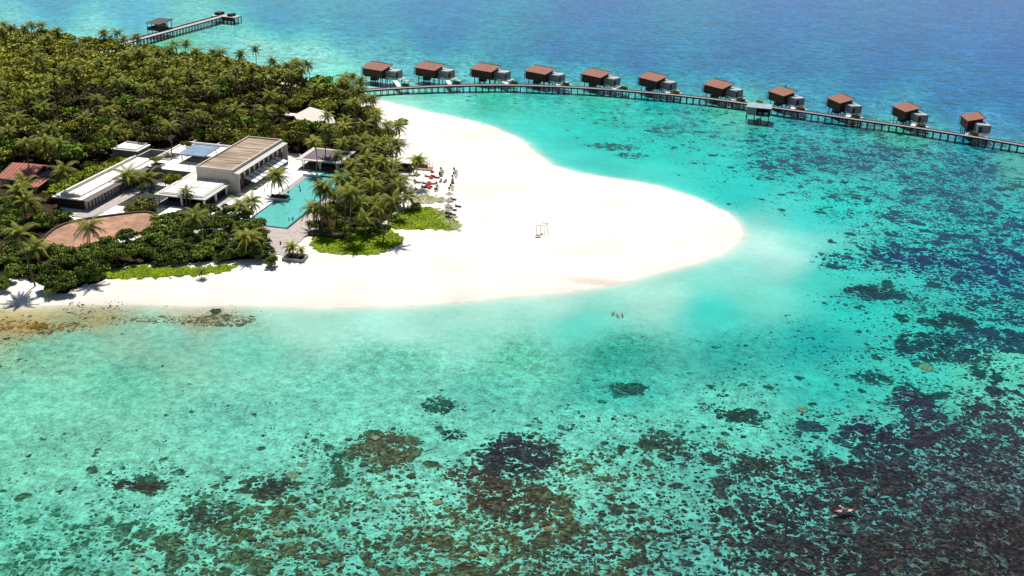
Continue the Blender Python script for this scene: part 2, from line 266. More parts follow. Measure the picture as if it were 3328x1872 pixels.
cpx = np.array([un2(c[0], c[1], 0) for c in CP])
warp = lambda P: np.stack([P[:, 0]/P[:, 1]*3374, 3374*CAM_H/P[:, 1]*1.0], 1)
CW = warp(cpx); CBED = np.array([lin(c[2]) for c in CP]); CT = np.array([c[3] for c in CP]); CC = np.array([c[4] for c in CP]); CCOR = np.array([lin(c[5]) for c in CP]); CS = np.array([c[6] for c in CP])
SIG = np.array((.55, .045, .055))          # absorption of the water per metre
# soft patches of reef or bare colour: px, py (2576), half sizes in metres, coral density there, coral colour
PATCH = [(1300, 1140, 10, 8, .97, (58, 50, 56)), (970, 1120, 7.5, 6.5, .85, (95, 95, 72)), (668, 1215, 5, 3.2, .95, (62, 66, 58)), (315, 1210, 3.2, 2.4, .95, (66, 58, 48)), (378, 1218, 3, 2.2, .95, (66, 60, 48)), (1290, 1270, 6, 5, .9, (72, 62, 50)), (2200, 728, 9, 5, .95, (28, 80, 88)), (1930, 1165, 6, 4, .8, (60, 66, 60)),
 (2300, 1010, 5, 8, .96, (62, 58, 78)), (2200, 1095, 6, 7, .93, (58, 55, 70)), (2380, 1110, 10, 8, .9, (66, 56, 68)), (2530, 1090, 9, 12, .85, (72, 66, 74)), (2150, 1180, 9, 4, .95, (58, 48, 52)), (2270, 1190, 6, 3, .95, (60, 50, 52)), (2370, 880, 12, 5, .9, (42, 82, 92)), (2480, 850, 16, 6, .9, (45, 85, 105)), (2330, 845, 10, 3.5, .9, (35, 80, 88)), (2390, 800, 7, 3, .85, (40, 75, 80)), (2200, 945, 5, 3, .9, (38, 88, 90)), (1860, 1035, 5, 3.5, .9, (48, 78, 74)), (1790, 1020, 3, 3, .8, (50, 84, 78)), (1590, 970, 5, 3.2, .85, (45, 95, 88)), (1110, 1013, 4, 3, .85, (48, 90, 80)), (1143, 1085, 3, 2.5, .9, (45, 70, 62)), (520, 1285, 5, 4, .85, (68, 82, 66)), (1250, 1235, 6, 5, .9, (84, 66, 50)), (1180, 1190, 5, 4, .9, (76, 62, 54)), (1680, 1110, 5, 4, .85, (62, 76, 66)),
 (2300, 655, 26, 9, .66, (28, 82, 112)), (2460, 650, 32, 10, .75, (30, 78, 116)), (1540, 365, 10, 4.5, .8, (35, 130, 130)), (1590, 387, 7, 3, .9, (28, 110, 112)), (2200, 390, 44, 15, .68, (38, 108, 132)),
 (80, 818, 16, 2.6, .62, (165, 120, 55)), (330, 803, 9, 1.6, .6, (150, 130, 88)), (500, 806, 15, 2.2, .72, (138, 126, 90)), (570, 800, 8, 1.8, .6, (135, 125, 92)), (1500, 710, 9, 2.2, .0, (226, 206, 186))]
def coarse(P, f, s=0):
    return np.array([mnoise.noise(Vector((p[0]*f+s, p[1]*f-s, s))) for p in P])
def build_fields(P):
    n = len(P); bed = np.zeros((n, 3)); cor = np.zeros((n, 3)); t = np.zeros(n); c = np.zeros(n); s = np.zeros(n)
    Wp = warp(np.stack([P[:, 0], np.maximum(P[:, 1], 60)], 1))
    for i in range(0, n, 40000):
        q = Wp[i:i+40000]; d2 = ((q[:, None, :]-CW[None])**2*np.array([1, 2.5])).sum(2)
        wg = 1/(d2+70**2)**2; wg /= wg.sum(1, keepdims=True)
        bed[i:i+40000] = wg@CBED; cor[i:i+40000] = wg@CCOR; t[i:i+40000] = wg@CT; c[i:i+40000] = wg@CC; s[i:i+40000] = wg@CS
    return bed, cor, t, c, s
xs = np.concatenate([-1500-np.cumsum(np.full(6, 400))[::-1], np.linspace(-1500, -520, 40)[:-1], np.arange(-520, 520, 2.2), np.linspace(520, 1500, 40)[1:], 1500+np.cumsum(np.full(6, 400))])
ys = np.concatenate([[-1500, -700, -200, 0, 60, 90], np.arange(110, 330, 1.4), np.arange(330, 760, 2.4), np.arange(760, 1100, 20), np.linspace(1120, 4500, 14)])
GX, GY = np.meshgrid(xs, ys); P = np.stack([GX.ravel(), GY.ravel()], 1)
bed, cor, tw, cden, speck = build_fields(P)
sd = sdist(P, SHORE)
wob = 1.0*np.sin(P[:, 0]*.11+P[:, 1]*.05)+.7*np.sin(P[:, 0]*.23-P[:, 1]*.19)
sdw = sd+wob*.35
dist = np.hypot(P[:, 0], np.maximum(P[:, 1], 60)); sinv = CAM_H/np.hypot(dist, CAM_H); PL = 1/sinv+1/math.sin(SUN_EL)
ramp = 1-np.exp(np.minimum(sdw, 0)/5.5)
depth = tw/PL*np.where(sdw < 0, ramp, 0)+np.where(sdw < 0, .02, 0)
tt = depth*PL
land = np.clip(sdw/1.5, 0, 1)
Z = np.where(sdw > 0, 1.2*(1-np.exp(-sdw/9)), -depth)
for (px, py, rx, ry, cd_, cc_) in PATCH:
    c0 = un2(px, py, 0); e = ((P[:, 0]-c0[0])/rx)**2+((P[:, 1]-c0[1])/ry)**2
    nz = np.sin(P[:, 0]*.9+px)*np.sin(P[:, 1]*.8-px)*.25+np.sin(P[:, 0]*.37-px)*.2
    wgt = np.clip((1.35-e+nz)/.9, 0, 1)*(e < 2.2)
    if cd_ > 0: cden = cden*(1-wgt)+cd_*wgt; cor = cor*(1-wgt[:, None])+lin(cc_)*wgt[:, None]
    else: bed = bed*(1-wgt[:, None])+lin(cc_)*wgt[:, None]; sandp = wgt
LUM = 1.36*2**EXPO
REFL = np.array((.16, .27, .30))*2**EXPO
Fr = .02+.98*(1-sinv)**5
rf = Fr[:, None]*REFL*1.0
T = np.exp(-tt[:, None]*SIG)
alb = np.clip((bed-rf)/(LUM*T*(1-Fr[:, None])), .005, .88)  # bed albedo also holds the blue that deep water would scatter
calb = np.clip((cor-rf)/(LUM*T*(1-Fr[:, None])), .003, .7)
sand = np.array((.68, .64, .56))
wet = np.exp(-np.maximum(sdw, 0)/2.2)
nearland = np.exp(np.minimum(sdw, 0)/2.5)
rockshore = np.clip(cden*1.5, 0, 1)
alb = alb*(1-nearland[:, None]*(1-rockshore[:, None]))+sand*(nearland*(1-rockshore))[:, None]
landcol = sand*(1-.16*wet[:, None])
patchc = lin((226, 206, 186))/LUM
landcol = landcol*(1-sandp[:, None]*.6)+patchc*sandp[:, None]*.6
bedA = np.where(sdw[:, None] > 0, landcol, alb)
cden = np.where(sdw > 0, cden*np.clip(1-sdw/3, 0, 1), cden)
# forest soil
def poly2(pts, z=1.2): return np.array([un2(x, y, z) for x, y in pts])
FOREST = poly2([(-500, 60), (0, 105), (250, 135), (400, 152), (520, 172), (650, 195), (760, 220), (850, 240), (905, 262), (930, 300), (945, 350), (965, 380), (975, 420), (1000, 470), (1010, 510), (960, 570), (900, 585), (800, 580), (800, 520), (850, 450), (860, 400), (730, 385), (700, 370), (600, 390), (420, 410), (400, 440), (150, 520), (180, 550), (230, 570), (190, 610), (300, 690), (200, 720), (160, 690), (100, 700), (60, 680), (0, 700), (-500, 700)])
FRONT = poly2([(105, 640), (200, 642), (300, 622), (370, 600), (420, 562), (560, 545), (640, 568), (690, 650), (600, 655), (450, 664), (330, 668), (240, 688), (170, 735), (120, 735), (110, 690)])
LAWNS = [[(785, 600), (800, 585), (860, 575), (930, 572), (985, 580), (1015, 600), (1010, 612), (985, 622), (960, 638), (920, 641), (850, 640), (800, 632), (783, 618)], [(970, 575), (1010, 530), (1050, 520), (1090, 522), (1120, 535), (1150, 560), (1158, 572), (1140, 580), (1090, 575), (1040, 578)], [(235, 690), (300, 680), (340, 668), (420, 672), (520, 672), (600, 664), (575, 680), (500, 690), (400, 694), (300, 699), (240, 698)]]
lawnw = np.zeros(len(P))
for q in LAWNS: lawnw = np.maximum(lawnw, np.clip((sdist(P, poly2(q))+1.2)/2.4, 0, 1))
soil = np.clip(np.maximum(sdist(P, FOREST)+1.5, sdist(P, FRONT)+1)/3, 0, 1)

nx = len(xs); ny = len(ys); idx = np.arange(nx*ny).reshape(ny, nx)
F = np.stack([idx[:-1, :-1], idx[:-1, 1:], idx[1:, 1:], idx[1:, :-1]], -1).reshape(-1, 4)

def terrain_mat():
    m, n, b = new_mat('sand_and_reef'); N = n.nodes; Lk = n.links.new
    tc = N.new('ShaderNodeTexCoord')
    def at(name): a = N.new('ShaderNodeAttribute'); a.attribute_name = name; return a
    def noise(sc, det=4, rough=.6, dist=0, src=None):
        q = N.new('ShaderNodeTexNoise'); q.inputs['Scale'].default_value = sc; q.inputs['Detail'].default_value = det; q.inputs['Roughness'].default_value = rough; q.inputs['Distortion'].default_value = dist
        Lk(src or tc.outputs['Object'], q.inputs[0]); return q.outputs[0]
    def math_(op, a, b_=None, c_=None):
        q = N.new('ShaderNodeMath'); q.operation = op
        for i, v in enumerate((a, b_, c_)):
            if v is None: continue
            if isinstance(v, (int, float)): q.inputs[i].default_value = v
            else: Lk(v, q.inputs[i])
        return q.outputs[0]
    def mr(v, a, b_, c_=0, d=1, smooth=True):
        q = N.new('ShaderNodeMapRange'); q.interpolation_type = 'SMOOTHSTEP' if smooth else 'LINEAR'
        for i, x in enumerate((v, a, b_, c_, d)):
            if isinstance(x, (int, float)): q.inputs[i].default_value = x
            else: Lk(x, q.inputs[i])
        return q.outputs[0]
    def mix(f, a, b_, blend='MIX'):
        q = N.new('ShaderNodeMix'); q.data_type = 'RGBA'; q.blend_type = blend
        for i, x in ((0, f), (6, a), (7, b_)):
            if isinstance(x, (int, float)): q.inputs[i].default_value = x
            elif isinstance(x, tuple): q.inputs[i].default_value = (*x, 1)
            else: Lk(x, q.inputs[i])
        return q.outputs[2]
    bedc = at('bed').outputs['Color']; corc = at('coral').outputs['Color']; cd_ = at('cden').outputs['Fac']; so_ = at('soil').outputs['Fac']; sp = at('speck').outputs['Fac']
    # distorted coordinates
    dn = N.new('ShaderNodeTexNoise'); dn.inputs['Scale'].default_value = .5; dn.inputs['Detail'].default_value = 4; Lk(tc.outputs['Object'], dn.inputs[0])
    sc = N.new('ShaderNodeVectorMath'); sc.operation = 'MULTIPLY_ADD'; sc.inputs[1].default_value = (2.2, 2.2, 0); Lk(dn.outputs['Color'], sc.inputs[0]); Lk(tc.outputs['Object'], sc.inputs[2])
    dco = sc.outputs[0]
    n1 = noise(.05, 4, .6); nm = noise(.16, 5, .65, .3)
    # density with drifts and clusters, then discs of varying radius round scattered centres at three sizes
    clus = math_('ADD', math_('MULTIPLY', math_('SUBTRACT', n1, .5), 2.0), math_('MULTIPLY', math_('SUBTRACT', nm, .5), 2.6))
    room = math_('MULTIPLY_ADD', math_('MULTIPLY', cd_, math_('SUBTRACT', 1.0, cd_)), 2.2, math_('MULTIPLY', cd_, .12))
    dens = math_('MULTIPLY_ADD', clus, room, cd_)
    q_ = N.new('ShaderNodeClamp'); Lk(dens, q_.inputs[0]); dens = q_.outputs[0]
    dr_ = math_('MULTIPLY', math_('POWER', dens, .85), .93)
    def discs(sc_, lo, hi, off, pw):
        mp = N.new('ShaderNodeMapping'); mp.inputs['Location'].default_value = (off, off*.7, 0); Lk(dco, mp.inputs[0])
        v = N.new('ShaderNodeTexVoronoi'); v.inputs['Scale'].default_value = sc_; v.inputs['Randomness'].default_value = 1; Lk(mp.outputs[0], v.inputs[0])
        sp_ = N.new('ShaderNodeSeparateColor'); Lk(v.outputs['Color'], sp_.inputs[0])
        rad = math_('MULTIPLY', dr_, mr(math_('POWER', sp_.outputs[0], pw), 0, 1, lo, hi, False))
        return mr(math_('SUBTRACT', rad, v.outputs['Distance']), -.03, .05)
    mask = math_('MAXIMUM', discs(.24, .0, 1.25, 0, 1.9), math_('MAXIMUM', discs(.6, .05, 1.15, 13, 1.4), discs(1.5, .2, 1.25, 31, .9)))
    # coral colour variety
    v3 = N.new('ShaderNodeTexVoronoi'); v3.inputs['Scale'].default_value = 1.7; Lk(dco, v3.inputs[0])
    sep = N.new('ShaderNodeSeparateColor'); Lk(v3.outputs['Color'], sep.inputs[0])
    cellv = mr(sep.outputs[0], 0, 1, .5, 1.6, False)
    cellp = math_('POWER', sep.outputs[1], 4)
    edge = mr(v3.outputs['Distance'], .05, .55, 1.25, .55)
    hf = noise(2.6, 4, .7); hfv = mr(hf, .32, .68, .45, 1.6, False)
    cmul = math_('MULTIPLY', math_('MULTIPLY', cellv, edge), hfv)
    cs = N.new('ShaderNodeVectorMath'); cs.operation = 'SCALE'; Lk(corc, cs.inputs[0]); Lk(cmul, cs.inputs[3])
    tan = N.new('ShaderNodeVectorMath'); tan.operation = 'MULTIPLY_ADD'; Lk(corc, tan.inputs[0]); tan.inputs[1].default_value = (2.3, 2.6, 2.1); tan.inputs[2].default_value = (.04, .055, .04)
    cc = mix(math_('MULTIPLY', cellp, math_('MULTIPLY', sp, .8)), cs.outputs[0], tan.outputs[0])
    gm = N.new('ShaderNodeVectorMath'); gm.operation = 'MULTIPLY'; gm.inputs[1].default_value = (.82, 1.08, 1.04); Lk(cc, gm.inputs[0]); cc = gm.outputs[0]
    # bare bed: rubble speckle that also paints in caustics, and soft drifts
    fr = mr(math_('ADD', math_('MULTIPLY', noise(1.3, 5, .8), .6), math_('MULTIPLY', noise(.5, 3, .6), .4)), .38, .62, .3, 1.5, False); dr = mr(noise(.045, 3, .5), .3, .7, .86, 1.12, False)
    fmul = N.new('ShaderNodeMix'); fmul.data_type = 'FLOAT'; Lk(sp, fmul.inputs[0]); fmul.inputs[2].default_value = 1; Lk(fr, fmul.inputs[3])
    rp_ = at('rip').outputs['Fac']; rn = mr(noise(.24, 5, .72, .6), .36, .64, .55, 1.5, False)  # streaks of surface ripples painted into the far bed colour
    rm = N.new('ShaderNodeMix'); rm.data_type = 'FLOAT'; Lk(rp_, rm.inputs[0]); rm.inputs[2].default_value = 1; Lk(rn, rm.inputs[3])
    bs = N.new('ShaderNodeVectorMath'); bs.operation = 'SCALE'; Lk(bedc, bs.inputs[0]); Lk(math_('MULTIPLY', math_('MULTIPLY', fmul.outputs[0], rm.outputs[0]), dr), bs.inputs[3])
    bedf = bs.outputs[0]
    c1 = mix(mask, bedf, cc)
    sv = mr(math_('ADD', math_('MULTIPLY', noise(.06, 5, .6), .5), math_('MULTIPLY', noise(.9, 5, .75), .5)), .38, .62, .93, 1.07, False)
    dry = mr(at('dry').outputs['Fac'], 0, 1, 0, 1, False)
    fm = N.new('ShaderNodeMix'); fm.data_type = 'FLOAT'; Lk(dry, fm.inputs[0]); fm.inputs[2].default_value = 1; Lk(sv, fm.inputs[3])
    cv = N.new('ShaderNodeVectorMath'); cv.operation = 'SCALE'; Lk(c1, cv.inputs[0]); Lk(fm.outputs[0], cv.inputs[3]); c1 = cv.outputs[0]
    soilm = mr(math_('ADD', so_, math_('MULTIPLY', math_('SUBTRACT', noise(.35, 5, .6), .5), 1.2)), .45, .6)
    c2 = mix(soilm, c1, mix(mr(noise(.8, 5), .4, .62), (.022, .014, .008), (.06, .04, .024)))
    lw = at('lawn').outputs['Fac']
    lm = mr(math_('ADD', lw, math_('MULTIPLY', math_('SUBTRACT', noise(.9, 5, .7), .5), 1.0)), .42, .58)
    c2 = mix(lm, c2, mix(mr(noise(1.1, 5, .7), .38, .62), (.10, .17, .002), (.27, .36, .004)))
    Lk(c2, b.inputs['Base Color']); b.inputs['Roughness'].default_value = .95; b.inputs['Specular IOR Level'].default_value = .05
    bh = math_('ADD', math_('MULTIPLY', mask, math_('MULTIPLY_ADD', v3.outputs['Distance'], -1.1, 1.0)), math_('MULTIPLY', hf, .35))
    geo = N.new('ShaderNodeBump'); geo.inputs['Strength'].default_value = .55; geo.inputs['Distance'].default_value = .5; Lk(bh, geo.inputs['Height']); Lk(geo.outputs[0], b.inputs['Normal'])
    return m
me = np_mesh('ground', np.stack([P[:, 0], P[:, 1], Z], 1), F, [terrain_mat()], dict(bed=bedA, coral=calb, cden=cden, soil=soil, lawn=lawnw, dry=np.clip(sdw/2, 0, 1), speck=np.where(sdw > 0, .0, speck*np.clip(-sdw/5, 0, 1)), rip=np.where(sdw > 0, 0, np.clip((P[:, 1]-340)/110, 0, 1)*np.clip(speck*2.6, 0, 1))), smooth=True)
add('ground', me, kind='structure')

# ---------------------------------------------------------------- water: a clear absorbing body under a rippled surface
def water_mat():
    m = bpy.data.materials.new('sea_water'); m.use_nodes = True; n = m.node_tree; N = n.nodes; Lk = n.links.new
    N.remove(N['Principled BSDF']); out = N['Material Output']
    tr = N.new('ShaderNodeBsdfTransparent'); gl = N.new('ShaderNodeBsdfGlossy'); gl.inputs['Roughness'].default_value = .12
    fr = N.new('ShaderNodeFresnel'); fr.inputs['IOR'].default_value = 1.33
    tc = N.new('ShaderNodeTexCoord'); hs = []
    for sc, w_ in ((.18, 1.), (.55, .5), (1.6, .22)):
        mp = N.new('ShaderNodeMapping'); mp.inputs['Scale'].default_value = (.55, 1, 1); mp.inputs['Rotation'].default_value = (0, 0, R(8)); Lk(tc.outputs['Object'], mp.inputs[0])
        q = N.new('ShaderNodeTexNoise'); q.inputs['Scale'].default_value = sc; q.inputs['Detail'].default_value = 3; Lk(mp.outputs[0], q.inputs[0])
        mm = N.new('ShaderNodeMath'); mm.operation = 'MULTIPLY'; mm.inputs[1].default_value = w_; Lk(q.outputs[0], mm.inputs[0]); hs.append(mm.outputs[0])
    a = N.new('ShaderNodeMath'); Lk(hs[0], a.inputs[0]); Lk(hs[1], a.inputs[1]); a2 = N.new('ShaderNodeMath'); Lk(a.outputs[0], a2.inputs[0]); Lk(hs[2], a2.inputs[1])
    bp = N.new('ShaderNodeBump'); bp.inputs['Strength'].default_value = .8; bp.inputs['Distance'].default_value = .3; Lk(a2.outputs[0], bp.inputs['Height'])
    Lk(bp.outputs[0], gl.inputs['Normal']); Lk(bp.outputs[0], fr.inputs['Normal'])
    mx = N.new('ShaderNodeMixShader'); Lk(fr.outputs[0], mx.inputs[0]); Lk(tr.outputs[0], mx.inputs[1]); Lk(gl.outputs[0], mx.inputs[2]); Lk(mx.outputs[0], out.inputs['Surface'])
    va = N.new('ShaderNodeVolumeAbsorption'); va.inputs['Color'].default_value = tuple(1-SIG/.6)+(1,); va.inputs['Density'].default_value = .6; Lk(va.outputs[0], out.inputs['Volume'])
    return m
MB().box(-3600, 3600, -1000, 4400, -40, 0).build('water', water_mat(), kind='structure')
#@@PART2
# ================================================================ VEGETATION
def gz(x, y):
    s = float(sdist(np.array([[x, y]]), SHORE)[0]); return 1.2*(1-math.exp(-s/9)) if s > 0 else -.2
def leaf_cloud(seed, rx=1., rz=.8, nblob=9, nleaf=1300, size=.13, flat=.0):
    """crown in unit size: leaf faces spread over several uneven lobes, gaps between them"""
    g = np.random.default_rng(seed); Vs = []; ton = []
    per = nleaf//nblob
    for k in range(nblob):
        a = k*2.4+g.uniform(-.4, .4); rr = 0 if k == 0 else math.sqrt(g.uniform(.06, .62)); cz = g.uniform(-.25, .38) if k else .25
        c = np.array([rr*math.cos(a)*rx, rr*math.sin(a)*rx, cz*rz-(rr**2)*.25*rz]); br = g.uniform(.2, .42)
        d = g.normal(size=(per, 3)); d /= np.linalg.norm(d, axis=1, keepdims=True); d[:, 2] = np.where(d[:, 2] < -.35, -d[:, 2], d[:, 2])
        r = br*g.uniform(.72, 1.12, per)*(1+.22*np.sin(d[:, 0]*7+k)*np.sin(d[:, 1]*6-k))
        p = c+d*r[:, None]*np.array([1, 1, .8])
        nrm = d+g.normal(scale=.75, size=(per, 3)); nrm /= np.linalg.norm(nrm, axis=1, keepdims=True)
        t1 = np.cross(nrm, g.normal(size=(per, 3))); t1 /= np.linalg.norm(t1, axis=1, keepdims=True); t2 = np.cross(nrm, t1)
        s = size*g.uniform(.55, 1.25, per)[:, None]; s2 = s*g.uniform(.5, .95, per)[:, None]
        Vs.append(np.stack([p-t1*s, p-t2*s2, p+t1*s, p+t2*s2+nrm*s*.25], 1)); ton.append(np.repeat(np.clip(g.uniform(.0, .85, per)+g.uniform(-.15, .25), 0, 1), 4))
    V = np.concatenate(Vs).reshape(-1, 3); return V, np.arange(len(V)).reshape(-1, 4), np.concatenate(ton)
def crown_mesh(name, seed, m, **k):
    V, F, t = leaf_cloud(seed, **k); return np_mesh(name, V, F, [m], dict(tone=t))
def branch_mesh(seed):
    g = random.Random(seed); mb = MB(); mb.cyl((0, 0, -.05), (.02, .01, .5), .045, .032, 7)
    for i in range(5):
        a = i*1.26+g.random(); r = .35+.2*g.random(); mb.cyl((.01, .005, .3+.04*i), (r*math.cos(a), r*math.sin(a), .62+.15*g.random()), .02, .008, 5)
    return mb.mesh('tree_trunk', M['bark'])
TREEV = [crown_mesh('broad_crown', 11+i, M['leaf'], nleaf=2500, nblob=13+i % 4, size=.086) for i in range(6)]
TREET = [branch_mesh(i) for i in range(3)]
HEDGEV = [crown_mesh('shrub_crown', 41+i, M['hedge'], nleaf=2300, nblob=12, size=.086, rz=.9) for i in range(4)]
DARKV = [crown_mesh('dark_crown', 71+i, leafmat('shade_tint_leaves', (.018, .020, .006), (.16, .135, .03), .2), nleaf=2100, nblob=13+i, size=.098) for i in range(3)]  # brown-dark leaf colour paints in the shaded gaps of the canopy
GREENV = [crown_mesh('green_crown', 76+i, leafmat('green_leaves', (.035, .07, .008), (.24, .38, .03), .2), nleaf=2100, nblob=13+i, size=.098) for i in range(2)]
LIMEV = [crown_mesh('lime_crown', 61+i, M['lime'], nleaf=1400, nblob=9, size=.10) for i in range(2)]
def palm_crown(seed, nf=26, L=4.4, up=.35, m='palm'):
    g = np.random.default_rng(seed); V = []; F = []; T = []
    def quad(a, b, c, d, t):
        n = len(V); V.extend([a, b, c, d]); F.append((n, n+1, n+2, n+3)); T.extend([t]*4)
    for k in range(nf):
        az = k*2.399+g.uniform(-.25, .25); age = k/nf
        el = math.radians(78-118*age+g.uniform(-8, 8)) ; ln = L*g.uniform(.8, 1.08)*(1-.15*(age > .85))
        base = np.array([0, 0, 0.]); h = np.array([math.cos(az), math.sin(az), 0]); side = np.array([-math.sin(az), math.cos(az), 0])
        ns = 11; p = base.copy(); pts = [p.copy()]; e = el
        for i in range(ns):
            e -= (.085+.13*(i/ns))*(1.15-.5*age); p = p+(h*math.cos(e)+np.array([0, 0, math.sin(e)]))*ln/ns; pts.append(p.copy())
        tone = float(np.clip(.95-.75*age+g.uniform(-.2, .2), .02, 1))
        tw = g.uniform(-.35, .35)
        for i in range(ns):
            a, b = pts[i], pts[i+1]; d = (b-a)/np.linalg.norm(b-a); s_ = side*math.cos(tw)+np.cross(d, side)*math.sin(tw); w_ = .07*(1-.6*i/ns)
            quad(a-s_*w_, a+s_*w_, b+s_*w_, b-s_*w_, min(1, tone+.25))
            if i < 1: continue
            f = (i+.5)/ns; ll = .88*math.sin(min(1, f*1.25+.12)*math.pi*.93)**.6*(L/4.4)
            nrm = np.cross(d, s_)
            for sg in (-1, 1):
                for q in (0, .5):
                    o = a+(b-a)*q; dr = s_*sg*.80+d*.52-np.array([0, 0, 1])*(.42+.3*age)+nrm*0; dr /= np.linalg.norm(dr)
                    tip = o+dr*ll*g.uniform(.85, 1.1); wv = d*.10
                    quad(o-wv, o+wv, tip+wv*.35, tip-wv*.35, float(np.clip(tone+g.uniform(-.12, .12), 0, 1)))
    return np_mesh('palm_fronds', V, F, [M[m]], dict(tone=T))
PALMC = [palm_crown(i, nf=19+2*(i % 3), L=4.7+.3*(i % 4)) for i in range(6)]
YPALM = [palm_crown(31, nf=20, L=3.2, m='ypalm'), palm_crown(32, nf=22, L=4.3, m='ypalm')]
DPALM = [palm_crown(51+i, nf=30, L=4.8) for i in range(2)]
def palm_trunk(bend):
    mb = MB(); n = 8; P_ = []
    for i in range(n+1):
        t = i/n; P_.append(Vector((bend*math.sin(t*math.pi)*.06, bend*.03*math.sin(t*2.5), t)))
    for i in range(n): mb.cyl(P_[i]-Vector((0, 0, .004)), P_[i+1], .017-.0075*(i/n), .017-.0075*((i+1)/n), 7)
    mb.ball((0, 0, 1.0), .016, 1.4)
    return mb.mesh('palm_trunk', M['trunk'])
PALMT = [palm_trunk(b) for b in (-1, .3, 1.2)]
cnt = [0]
def palm(top, base=None, mesh=None, scale=1, label=None, group=None, name='coconut_palm', cat='palm tree'):
    """top = 3D crown point; base = 2D foot (default: nearly below)"""
    i = cnt[0]; cnt[0] += 1; tx, ty, tz = top
    if base is None: base = (tx+rng.uniform(-1, 1), ty+rng.uniform(-.8, .8))
    bz = max(gz(*base), .1)
    r = empty(name, (base[0], base[1], bz), label=label, cat=cat, group=group)
    t = add('trunk', PALMT[i % 3], r); v = Vector((tx-base[0], ty-base[1], tz-bz)); L = v.length
    t.rotation_euler = v.to_track_quat('Z', 'Y').to_euler(); t.scale = (max(L, 6), max(L, 6), L); t.location = (0, 0, -.15)
    c = add('fronds', mesh or PALMC[i % 6], r); c.location = v; c.rotation_euler = (v.x/L*.35*0, 0, rng.uniform(0, 6.28)); c.scale = (scale,)*3
    return r
def tree(x, y, R_, H_, label=None, group=None, name='broadleaf_tree', cat='tree', crowns=TREEV, z=None):
    i = cnt[0]; cnt[0] += 1; z = gz(x, y) if z is None else z
    r = empty(name, (x, y, z-.05), label=label, cat=cat, group=group)
    t = add('trunk', TREET[i % 3], r); t.scale = (H_*.9, H_*.9, H_*.85)
    c = add('crown', crowns[i % len(crowns)], r); c.location = (0, 0, H_-R_*.75); c.scale = (R_, R_*rng.uniform(.85, 1.1), R_*rng.uniform(.78, .95)); c.rotation_euler = (0, 0, rng.uniform(0, 6.28))
    return r
# resort frame: s to the right along the pool's end, l away along its side
O = np.array(un(500+800/2.898, 400+672/2.898)); RZ = R(-12.2)
eS = np.array([math.cos(RZ), math.sin(RZ)]); eL = np.array([-math.sin(RZ), math.cos(RZ)])
def W2(s, l): p = O+s*eS+l*eL; return float(p[0]), float(p[1])
def loc2(x, y): d = np.array([x, y])-O; return float(d@eS), float(d@eL)
CLEAR = [(-53.5, -44, -26, 16), (-52, -27, -32, 12), (-48, 2, 3, 41), (-36, 1, -22, 10), (-33, -14, -38, -18), (0, 30, -42, 46), (-20, 2, 66, 92), (-78, -57, -24, 3), (-59, -45, 17, 32), (-36.5, -6, -62, -33)]
HUT = un(1313, 549)
def blocked(x, y, pad=0):
    s, l = loc2(x, y)
    return any(a-pad < s < b+pad and c-pad < l < d+pad for a, b, c, d in CLEAR) or math.hypot(x-HUT[0], y-HUT[1]) < 5
def inside(poly, x, y): return sdist(np.array([[x, y]]), poly)[0]
def poisson(poly, d, n=4000, ok=lambda x, y: True, taken=None):
    lo = np.maximum(poly.min(0), [-420, 100]); hi = np.minimum(poly.max(0), [420, 760]); out = list(taken or []); new = []
    C = rng.uniform(lo, hi, (n, 2)); sdv = sdist(C, poly)
    A = np.array(out, float).reshape(-1, 3)
    for (x, y), s_ in zip(C, sdv):
        if s_ < 0 or not ok(x, y): continue
        dd = d(x, y) if callable(d) else d
        if len(A) and (np.hypot(A[:, 0]-x, A[:, 1]-y) < (A[:, 2]+dd)/2).any(): continue
        new.append((x, y, dd)); A = np.vstack([A, [x, y, dd]])
    return new
GROVE = poly2([(845, 262), (925, 285), (948, 350), (968, 395), (995, 440), (1015, 500), (1000, 560), (930, 590), (800, 590), (785, 560), (815, 510), (866, 450), (880, 400), (850, 330)])
def vis(x, y):       # keep only what the frame can show
    return abs(math.atan2(x, y)) < R(28)
# --- individual palms read from the photo: crown px, height of crown, foot px (3328) or None
Z4 = lambda x, y: (1000+x/3.22, 400+y/3.22)
Zh = lambda x, y: (500+x/2.898, 400+y/2.898)
Zl = lambda x, y: (x/2.415, 400+y/2.415)
Zf = lambda x, y: (x/2.342, y/2.342)
def palm_px(c, foot=None, H_=None, **k):
    if foot:
        b = un(*foot, 1.2); best = None       # crown height so that it stands at the reading, leaning sideways only
        for z in np.arange(3, 24, .25):
            p = un(*c, z); e = abs(p[1]-b[1])
            if best is None or e < best[0]: best = (e, z, p)
        return palm((best[2][0], best[2][1], best[1]), b, **k)
    p = un(*c, H_+1.2); return palm((p[0], p[1], H_+1.2), None, **k)
G_ = 'tall coconut palms along the pool and beach lawn'
for c, f, lb in [
    ((185, 690), (225, 1140), 'slender coconut palm whose crown hangs over the far right edge of the pool'),
    ((400, 725), (390, 1140), 'straight coconut palm behind the rounded lawn, left of a close pair'),
    ((465, 745), (435, 1215), 'coconut palm standing on the rounded lawn with its foot in the grass'),
    ((890, 810), (785, 1205), 'coconut palm leaning right over the right tip of the rounded lawn'),
    ((600, 1010), (600, 1170), 'short bushy palm casting a dark star of shade on the rounded lawn'),
    ((60, 900), (90, 1110), 'low full palm in the dark planter right of the wooden deck'),
    ((165, 920), (150, 1125), 'second low palm in the dark planter right of the wooden deck'),
    ((1150, 400), (985, 660), 'lone coconut palm leaning far right over the beach furniture'),
    ((940, 35), (918, 190), 'small coconut palm beside a yellow green bush on the upper beach'),
    ((1050, 760), (1040, 900), 'low palm at the right edge of the grove beside a dark bush')]:
    palm_px(Z4(*c), Z4(*f), label=lb, group=G_, scale=1.12)
